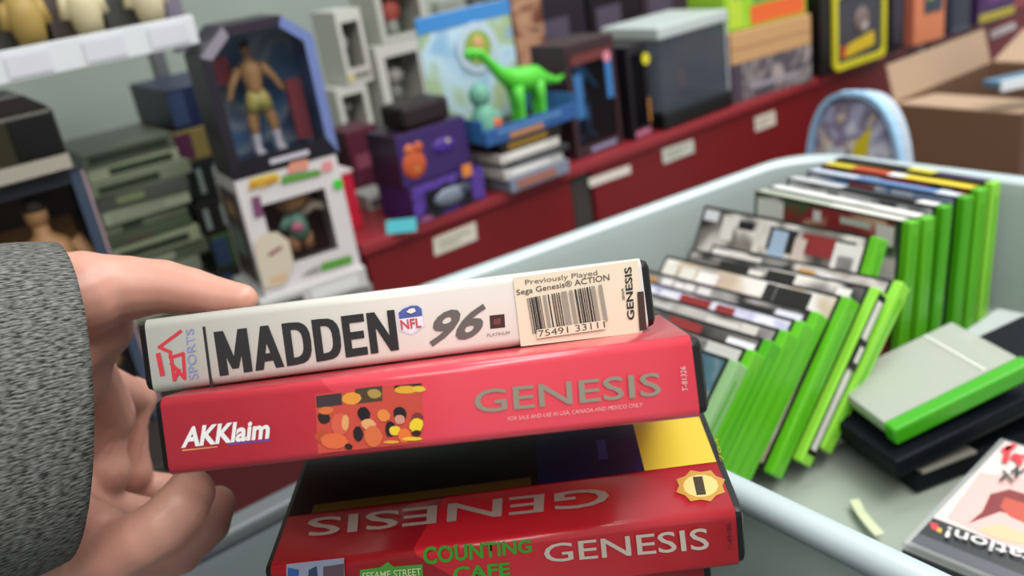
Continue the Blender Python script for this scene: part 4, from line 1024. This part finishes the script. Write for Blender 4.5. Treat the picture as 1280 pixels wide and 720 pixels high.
# -- purple boxes
M, w, h = stand((521, 282), (608, 248), (507, 238), LEDGE + .0005)
r = carton('purple_toy_box', M, w, h * 1.0, 0.08, mat('#3b2560', .4), art(['#2a1a4a', '#5a3a9a', '#1a1520', '#9a5a8a'], 30, .35, 5), 'purple window box with dark vehicle toy on the front edge of red shelf', 'toy box')
f, P = frontP(M)
prints(r, 'box_print', f, [(mat('#14121a', .3), P.quad((534, 268), (590, 246), (586, 222), (530, 240))), (mat('#5b3f96', .3), P.quad((592, 250), (606, 244), (602, 208), (589, 214)))])
g = MB(); c_ = P(560, 244)
g.ball((c_[0], -0.006, c_[1]), (.028, .0045, .012), mat('#77808f', .3)); g.ball((c_[0] + .022, -0.006, c_[1] + .002), (.014, .004, .009), mat('#3a3f4a', .3)); g.build('toy_vehicle', r, smooth=True)
c_ = P(583, 213); bx('orange_badge', r, c_[0] - .008, c_[0] + .008, -.002, -.0003, c_[1] - .008, c_[1] + .008, mat('#e0873a', .4), 0.001)
Mp, wp, hp = M, w, h
M2 = Mp @ Matrix.Translation((-0.004, 0.006, hp + .001))
r = carton('purple_toy_box', M2, wp * .95, 0.068, 0.07, mat('#2d1c33', .4), mat('#3a2560', .4), 'purple box with orange creature picture stacked on the vehicle box', 'toy box')
g = MB(); 
for (x, z, rx, rz, c) in ((.022, .026, .019, .019, '#c0572e'), (.018, .046, .008, .008, '#c9693a'), (.032, .046, .008, .008, '#b8562e'), (.024, .022, .009, .009, '#d89a4a'), (.072, .038, .02, .01, '#4a2f8a'), (.078, .042, .006, .004, '#c9b84a')):
    g.ball((x, 0.0, z), (rx, .003, rz), mat(c, .4))
g.build('box_print', r, smooth=True)
M3 = M2 @ Matrix.Translation((0.022, 0.006, .069))
r = carton('dark_toy_box', M3, 0.075, 0.03, 0.055, mat('#1d1416', .4), mat('#241518', .4), 'small black-brown box on top of the purple boxes', 'toy box', bev=0.006)
M, w, h = stand((483, 293), (521, 289), (481, 271), LEDGE + .0005)
r = root('price_card', M @ Matrix.Rotation(-0.5, 4, 'X'), 'small cyan price card lying against the shelf edge by the purple box', 'card')
bx('card', r, 0, w, 0, 0.001, 0, 0.018, mat('#4bb3bd', .5))
# -- flat media pile with dinosaur box on top
zz = LEDGE + .0005
M, w, h = stand((640, 242), (709, 216), (620, 205), zz)
for k, (c, th, n_) in enumerate((('#7f8798', .019, 'lowest flat case of the small pile, blue-grey picture edge'), ('#c9c8c4', .013, 'white flat case second in the small pile on the red shelf'), ('#3a3c3e', .008, 'dark thin case in the small pile under the dinosaur'), ('#d0ccc5', .013, 'cream-white case near the top of the small pile'), ('#211d1a', .016, 'black case topmost of the small pile below the dinosaur box'))):
    Mk = M @ Matrix.Translation(((0, -.006, .004, -.008, -.004)[k], .001 * k, zz - M.translation.z)) @ Matrix.Rotation((.0, .03, -.02, .02, 0)[k], 4, 'Z')
    rr = root('flat_case', Mk, n_, 'case', 'flat cases under the dinosaur box')
    bx('sleeve', rr, 0, w + .006, 0, 0.13, 0, th, mat(c, .35), .001)
    bx('spine_label', rr, .012, w * .8, -.001, 0, th * .2, th * .8, mat(['#a06a5a', '#e4e4e2', '#55585c', '#e0ddd6', '#8a6a2a'][k], .4))
    zz += th + .0006
Md = M @ Matrix.Translation((-0.028, 0.006, zz - M.translation.z)); wD = w + 0.062; dD = 0.12
hDn = 0.168
r = root('dinosaur_toy_box', Md, 'open blue-framed display box with green long-necked dinosaur standing in it', 'toy box')
blu = mat('#3f76b8', .4)
bx('backdrop', r, 0, wD, dD - .002, dD, 0, hDn, blu, .001, front=art(['#8fb6d6', '#b9d3e2', '#a3b78a', '#7fa0c9'], 12, .4, 8))
bx('header_strip', r, 0, wD, dD - .0032, dD - .0022, hDn - .022, hDn - .001, mat('#3f86c8', .4))
bx('tray_front', r, 0, wD, -0.004, 0.0, 0, 0.022, mat('#2f5a94', .4), .001)
bx('tray_floor', r, 0, wD, 0.0005, dD - .0025, 0, 0.003, mat('#2b2a26', .5))
bx('side_wall', r, 0, .002, 0.0005, dD - .0025, 0.0035, 0.035, blu); bx('side_wall', r, wD - .002, wD, 0.0005, dD - .0025, 0.0035, 0.035, blu)
o = MB(); cx_ = wD * .58; cz_ = hDn * .66
o.prism([(cx_ + .036 * math.cos(t), cz_ + .036 * math.sin(t)) for t in [2 * math.pi * k / 24 for k in range(24)]], dD - .005, dD - .0025, mat('#b9c9d9', .4))
o.prism([(cx_ + .024 * math.cos(t), cz_ + .024 * math.sin(t)) for t in [2 * math.pi * k / 24 for k in range(24)]], dD - .0065, dD - .0052, mat('#8fa64a', .4))
o.ball((cx_, dD - .0075, cz_ + .004), (.010, .003, .013), mat('#c9a068', .4)); o.build('round_picture', r)
fd = Face((0, -.004, 0), (1, 0, 0), (0, 0, 1), 0.001)
prints(r, 'box_print', fd, [(mat('#c98a4a', .4), rect(.04, .003, .10, .009)), (mat('#5a86b8', .4), rect(.02, .012, wD - .03, .018))])
g = MB(); gg = mat('#55c83a', .35)
bz = .058; by = .03
J = lambda x, z, y_=0: (wD * .36 + x, by + y_, z)
g.tube([J(-.030, .118), J(-.022, .116), J(-.012, .104), J(.004, .085), J(.022, .072), J(.044, .066), (wD * .36 + .066, by, .066), J(.084, .058), J(.104, .052), J(.118, .056)],
       [.006, .0065, .0065, .009, .015, .019, .016, .009, .005, .002], gg, 12)
g.ball(J(-.036, .118), (.0125, .009, .008), gg)
for x, y_ in ((.024, -.010), (.030, .012), (.062, -.010), (.068, .012)):
    g.tube([J(x, .062, y_), J(x + .002, .038, y_), J(x, .0125, y_), J(x - .001, .0035, y_)], [.009, .0065, .0055, .0075], gg, 10)
g.build('dinosaur', r, smooth=True)
o = MB(); o.ball(J(-.040, .121, -.0078), (.0018, .0014, .002), BLACK); o.build('eye', r)
# teal figurine in front-left of the dinosaur
p = at(598, 190, 2, zz)
r = root('teal_figurine', Md @ Matrix.Translation((0.022, 0.024, 0.0035)), 'teal rounded plush figure with orange patch left of the green dinosaur', 'toy')
tm = mat('#6aa58e', .6); g = MB()
g.tube([(0, 0, 0.0), (0, 0, .012), (0, 0, .034), (0, 0, .048)], [.017, .019, .016, .010], tm, 14); g.ball((-.001, 0, .060), (.015, .014, .017), tm)
g.tube([(.012, -.004, .036), (.020, -.012, .024)], [.006, .005], tm, 8); g.build('body', r, smooth=True)
MB().ball((.010, -.016, .020), (.008, .004, .009), mat('#c9693e', .6)).build('patch', r, smooth=True)
# brown tall tube box behind the dinosaur
M, w, h = stand((655, 120), (690, 108), (638, -12), LEDGE + .0005, y=1.26)
r = carton('tall_brown_box', M, w, h, .05, mat('#7a4a34', .5), art(['#9c6a4c', '#6a3828', '#b98d6e', '#4a2a22'], 16, .5, 4), 'tall brown upright box behind the dinosaur box', 'box')
bx('end_flap', r, .001, w - .001, .001, .049, h + .0004, h + .003, mat('#8a5a42', .5))
# -- blue figure box and black figure box
def figbox(BL, BR, TL, y, side, inner, lab, **kw):
    M, w, h = stand(BL, BR, TL, LEDGE + .0005, y=y) if y else stand(BL, BR, TL, LEDGE + .0005)
    r = window_box('action_figure_box', M, w, h, .075, mat(side, .4), inner, lab, 'toy box', fr=.008, bot=.016, topb=.014)
    figurine(r, w * .5, .035, .018, h * .8, **kw)
    return r, M, w, h
r, M, w, h = figbox((722, 200), (779, 178), (697, 60), None, '#3a2326', art(['#24365e', '#3f7fb8', '#1a2038', '#8a3a30'], 16, .4, 6), 'figure box with blue-clad figure and maroon sides beside the dinosaur', skin='#3b6a9a', shorts='#22304e', boots='#2a3350', top='#2f6ea8', arm=.5)
fb = Face((0, 0, 0), (1, 0, 0), (0, 0, 1), .001)
prints(r, 'box_print', fb, [(mat('#3a72a8', .4), rect(.010, h * .35, w * .26, h * .74)), (mat('#3a78b4', .4), rect(w * .76, h * .45, w - .010, h * .78)), (mat('#6e3330', .4), rect(.009, h - .030, w - .009, h - .015)), (mat('#8d8ba8', .4), rect(w * .3, .004, w * .85, .011))])
o = MB(); o.prism([(w * .82 + .008 * math.cos(t), h - .03 + .008 * math.sin(t)) for t in [2 * math.pi * k / 14 for k in range(14)]], -.002, -.0004, mat('#e08aa0', .5)); o.build('dot_sticker', r)
r, M, w, h = figbox((793, 176), (816, 166), (764, 62), None, '#17131a', mat('#1b1719', .5), 'black figure box with yellow dot sticker left of the clear tank', skin='#8a5a48', shorts='#18161a', boots='#15131a', top='#2a2326', arm=.2)
o = MB(); o.prism([(w * .93 + .009 * math.cos(t), h * .82 + .009 * math.sin(t)) for t in [2 * math.pi * k / 14 for k in range(14)]], -.0022, -.0004, mat('#e0d433', .5)); o.build('dot_sticker', r)
prints(r, 'box_print', fb, [(mat('#b86a86', .4), rect(w * .1, .003, w * .9, .012)), (mat('#b8793a', .4), rect(w * .86, .02, w * .97, h * .4))])
# -- clear tank with white lid
M, w, h = stand((832, 163), (913, 133), (812, 36), LEDGE + .0005)
r = root('display_tank', M, 'clear display case with pale lid and black base on the red shelf', 'display case'); d = .12
bx('base', r, -.004, w + .004, -.004, d + .004, 0, .028, mat('#131517', .35), .005)
bx('glass_front', r, 0, w, 0, .002, .0285, h - .020, mat('#59616e', .12, alpha=.35)); bx('glass_side', r, 0, .002, .0025, d - .0025, .0285, h - .020, mat('#8a95a5', .12, alpha=.35))
bx('glass_side', r, w - .002, w, .0025, d - .0025, .0285, h - .020, mat('#8a95a5', .12, alpha=.35)); bx('back_card', r, 0, w, d - .002, d, .0285, h - .020, mat('#252a33', .5))
bx('lid', r, -.003, w + .003, -.003, d + .003, h - .0195, h, mat('#b9c2bf', .4), .003)
bx('contents', r, .012, w * .4, .02, d - .02, .0285, h * .62, mat('#3a3332', .5), .004)
bx('corner_post', r, w - .005, w - .001, -.002, -.0003, .0285, h - .0195, mat('#a9aeb4', .3))
# -- cardboard tray with neon boards, over a muted box
M, w, h = stand((917, 130), (1015, 100), (911, 84), LEDGE + .0005)
r = carton('muted_game_box', M, w, h, .12, mat('#6a5c66', .5), art(['#5a4e58', '#8f8684', '#4a424e', '#a89a98'], 22, .5, 9), 'greyish purple printed box on the red shelf under the tan carton', 'box')
prints(r, 'box_print', fb, [(mat('#9a929a', .5), rect(w * .2, h * .25, w * .8, h * .4)), (mat('#4a3f4c', .5), rect(.0, .0, w * .12, h))])
zc = LEDGE + .0005 + h + .001
Mc = M @ Matrix.Translation((0.0, .0, h + .001))
hc = .052
r = carton('tan_carton', Mc, w, hc, .12, mat('#b98d5e', .7, grain=.06, scale=60), mat('#c69a6a', .7, grain=.06, scale=60), 'plain tan cardboard carton stacked on the greyish purple box', 'box')
bx('tape_strip', r, w * .02, w * .98, -.0008, -.0002, hc * .47, hc * .53, mat('#b58a5c', .4))
Mn = Mc @ Matrix.Translation((0.0, .01, hc + .001))
r = root('neon_toy_box', Mn, 'neon yellow-green and orange toy box on the tan carton', 'toy box')
bx('carton', r, 0, w, 0, .09, 0, .11, mat('#9acb2e', .4), .001)
prints(r, 'box_print', fb, [(mat('#e5662e', .4), rect(w * .30, .004, w * .97, .034)), (mat('#5f9a52', .4), rect(w * .34, .038, w * .9, .10)), (mat('#b8d43a', .4), rect(w * .04, .005, w * .2, .10)), (mat('#77a84a', .4), rect(w * .1, .05, w * .26, .09))])
# -- yellow framed black box
M, w, h = stand((1040, 92), (1104, 70), (1040, -12), LEDGE + .0005)
r = root('yellow_framed_box', M, 'black toy box with bright yellow rounded window frame', 'toy box')
bx('carton', r, -.03, w + .008, 0, .10, 0, h, mat('#151313', .4), .002)
fm = MB(); ym = mat('#d9cf2a', .4)
def rr_(x0, x1, z0_, z1_, r_, n_=5):
    o_ = []
    for cx2, cz2, s in ((x1 - r_, z0_ + r_, -90), (x1 - r_, z1_ - r_, 0), (x0 + r_, z1_ - r_, 90), (x0 + r_, z0_ + r_, 180)):
        for i in range(n_ + 1): t = math.radians(s + 90 * i / n_); o_.append((cx2 + r_ * math.cos(t), cz2 + r_ * math.sin(t)))
    return o_
O_, I_ = rr_(.0, w, .002, h - .004, .012), rr_(.010, w - .010, .013, h - .015, .008)
for k in range(len(O_)):
    j = (k + 1) % len(O_); fm.prism([O_[k], O_[j], I_[j], I_[k]], -.006, -.0003, ym)
fm.build('yellow_frame', r)
b = MB(); b.prism(I_, -.002, -.0003, mat('#3c3d46', .35)); b.build('window_panel', r)
g = MB(); g.ball((w * .55, -.0025, h * .55), (.022, .004, .024), mat('#7a6a66', .5)); g.ball((w * .58, -.0035, h * .47), (.012, .004, .012), mat('#b3a8a4', .5)); g.build('pictured_face', r, smooth=True)
prints(r, 'box_print', Face((0, -.002, 0), (1, 0, 0), (0, 0, 1), .001), [(mat('#d8b825', .4), [(w * .2, h * .14), (w * .8, h * .2), (w * .78, h * .38), (w * .28, h * .3)]), (mat('#c2502a', .4), rect(w * .14, h * .16, w * .24, h * .3))])
# -- black, orange, navy, purple boxes to the right
def simple(name, BL, BR, TL, side, front, lab, pr=()):
    M, w, h = stand(BL, BR, TL, LEDGE + .0005)
    r = carton(name, M, w, h, .09, mat(side, .4), mat(front, .4), lab, 'toy box')
    prints(r, 'box_print', fb, [(mat(c, .4), rect(w * a, h * b_, w * c2, h * d2)) for c, a, b_, c2, d2 in pr])
    return r
simple('black_box', (1112, 66), (1130, 61), (1112, -30), '#17141a', '#1d1a22', 'narrow black box between the yellow-framed and orange boxes', [('#3a3542', .2, .1, .8, .8)])
simple('orange_box', (1142, 58), (1180, 47), (1140, -40), '#c9705a', '#d9835a', 'orange-pink toy box with dark inset on the red shelf', [('#3a4450', .3, .38, .9, .95), ('#8fae3a', .4, .55, .62, .8)])
simple('navy_box', (1190, 44), (1212, 36), (1190, -50), '#3a4352', '#3f4858', 'slate navy upright box right of the orange box', [('#2d3442', .1, .1, .9, .85)])
simple('purple_box', (1222, 32), (1268, 18), (1222, -60), '#3f2550', '#4a2a5c', 'purple box with yellow lower band near the top right corner', [('#b8a83a', .02, .02, .98, .14), ('#6a3a7a', .2, .25, .8, .8)])
# dark goods row behind, above tank and figure boxes
for k, (px, c, n_) in enumerate(((700, '#2a2430', 'dark violet box at the back above the blue figure box'), (765, '#1d1920', 'black box at the back above the black figure box'), (828, '#3d3238', 'plum-brown box at the back above the display case'), (890, '#4a4a3e', 'olive-grey box at the back beside the neon box'))):
    p = at(px, 70 - (px - 700) * .3, 1, 1.34)
    r = carton('back_row_box', Matrix.Translation((p.x - .05, 1.34, LEDGE + .0005)), .125 + .01 * k, at(px, 5, 1, 1.34).z + .06 - LEDGE, .1, mat(c, .45), mat(c, .45), n_, 'box', 'dark boxes in the back row')
    prints(r, 'box_print', fb, [(mat('#575060', .4), rect(.015, .09, .08, .16))])

# ================================================================ open cardboard box and clear dome pack behind the tub
cb = mat('#73543f', .8, grain=.07, scale=50); cbi = mat('#b59a80', .8, grain=.05, scale=50)
zt = 1.045
A = at(1112, 130, 2, zt); B = at(1279, 143, 2, zt)
U = (B - A); w = U.length; U.normalize(); V = Vector((-U.y, U.x, 0))
if V.x < 0: V = -V
# front face runs A->B, box goes away from the camera (+x side)
M = Matrix(((U.x, V.x, 0, A.x), (U.y, V.y, 0, A.y), (0, 0, 1, .62), (0, 0, 0, 1)))
hB = zt - .62; dB = .34
r = root('cardboard_box', M, 'open brown cardboard shipping box behind the tub with raised flaps', 'cardboard box')
bx('front_panel', r, 0, w, 0, .004, 0, hB, cb, .0005)
bx('back_panel', r, 0, w, dB - .004, dB, 0, hB, cb, .0005)
bx('side_panel', r, 0, .004, .0045, dB - .0045, 0, hB, cb); bx('side_panel', r, w - .004, w, .0045, dB - .0045, 0, hB, cb)
bx('bottom_panel', r, .0045, w - .0045, .0045, dB - .0045, 0, .004, cb)
def flap(p, q, dirv, L_, m):
    p, q, dv = Vector(p), Vector(q), Vector(dirv).normalized() * L_; n_ = (q - p).cross(dv).normalized() * .0016
    g = MB(); v = [p - n_, q - n_, q - n_ + dv, p - n_ + dv, p + n_, q + n_, q + n_ + dv, p + n_ + dv]
    g.v = [tuple(a) for a in v]; i = g.mi(m)
    for f_ in ((0, 3, 2, 1), (4, 5, 6, 7), (0, 1, 5, 4), (2, 3, 7, 6), (1, 2, 6, 5), (3, 0, 4, 7)): g.f.append(f_); g.m.append(i)
    return g.build('flap', r)
flap((0.002, .01, hB + .001), (0.002, dB - .01, hB + .001), (-.25, 0, 1), .065, cbi)
flap((w - 0.002, .01, hB + .001), (w - 0.002, dB - .01, hB + .001), (.8, 0, .4), .12, cbi)
flap((0.004, dB - .002, hB + .001), (w - .004, dB - .002, hB + .001), (0, 1, .35), .12, cbi)
flap((0.006, .005, hB - .001), (w - .006, .005, hB - .001), (0, 1, -.1), .13, cbi)
# support for cardboard box
st_ = root('packing_stool', M @ Matrix.Translation((0.02, 0.02, -.62)), 'low wooden stand under the cardboard box', 'stand')
bx('top_board', st_, 0, w - .04, 0, dB - .04, .59, .618, mat('#5a4636', .6), .003)
for sx in (0.0, w - .08):
    for sy in (0.0, dB - .08): bx('leg', st_, sx, sx + .04, sy, sy + .04, 0, .5895, mat('#5a4636', .6))
# dome-shaped clear pack
p = at(1062, 215, 0, 0.98)
Mdm = Matrix.Translation((0.93, 0.0, 0)) 
A = at(1008, 225, 0, 1.0); B = at(1130, 225, 0, 1.0)
yl_, yr_ = A.y, B.y; wd = abs(yl_ - yr_); zb = 0.98
ctr = (yl_ + yr_) / 2; apex = at(1062, 110, 0, 1.0).z; zbase = .955
M = Matrix(((0, 1, 0, 1.0), (-1, 0, 0, max(yl_, yr_)), (0, 0, 1, zbase), (0, 0, 0, 1)))   # local x runs to -y, y runs to +x
r = root('dome_pack', M, 'dome-shaped clear plastic pack with light blue rim and black base behind the tub', 'pack')
Hh = apex - zbase - .004; n_ = 20; dd = .035
def arch(off, zlo=0.0):
    a_ = wd / 2 - off; rb = min(a_, .07); pts = [(off, zlo)]
    for i in range(n_ + 1):
        t = math.pi - math.pi * i / n_; s_ = 2.6
        c2, s2 = math.cos(t), math.sin(t)
        pts.append((wd / 2 + a_ * math.copysign(abs(c2) ** (2 / s_), c2), Hh * .35 + (Hh * .65 - off) * abs(s2) ** (2 / s_)))
    pts.append((wd - off, zlo)); return pts
rim = MB(); a1_, a2_ = arch(0), arch(.006)
for k in range(len(a1_) - 1): rim.prism([a1_[k], a1_[k + 1], a2_[k + 1], a2_[k]], -.004, dd * .25, mat('#9fc6e6', .25))
rim.build('blue_rim', r)
b = MB(); b.prism(arch(.0062), .003, dd, mat('#b9c3cf', .2), front=art(['#e3e0ea', '#b3b3d0', '#8a7f98', '#d9c8b4', '#f0ecf0'], 26, .2, 2)); b.build('clear_shell', r)
bx('black_base', r, -.003, wd + .003, -.006, dd + .004, -.10, Hh * .36, mat('#17140f', .4), .006)
prints(r, 'box_print', Face((0, 0.0025, 0), (1, 0, 0), (0, 0, 1), .001), [(mat('#e2cc2e', .4), [(wd * .48, Hh * .52), (wd * .62, Hh * .60), (wd * .68, Hh * .82), (wd * .5, Hh * .7)]),
       (mat('#d6dbe0', .4), [(wd * .2, Hh * .4), (wd * .4, Hh * .42), (wd * .42, Hh * .68), (wd * .22, Hh * .66)]), (mat('#c9b83a', .4), [(wd * .25, Hh * .31), (wd * .5, Hh * .36), (wd * .5, Hh * .42), (wd * .25, Hh * .37)])])
bx('pack_stand', None, .99, 1.09, yr_ - .02, yl_ + .02, 0, zbase - .1065, mat('#332b28', .6), .003)
T(bpy.data.objects['pack_stand'], 'dark plinth beneath the dome-shaped pack behind the tub', 'stand')
# white-blue folded box inside the carton at right edge
p = at(1262, 95, 2, 1.10)
r = root('white_mailer', Matrix.Translation(p) @ Matrix.Rotation(-.4, 4, 'Z'), 'white and blue edged mailer at the right edge above the cardboard box', 'mailer')
bx('mailer_body', r, -.015, .12, 0, .04, -.02, -.008, mat('#5f7f96', .4), .002)
bx('white_edge', r, -.017, .122, -.004, -.0003, -.022, -.005, mat('#e0e8ee', .4), .001)
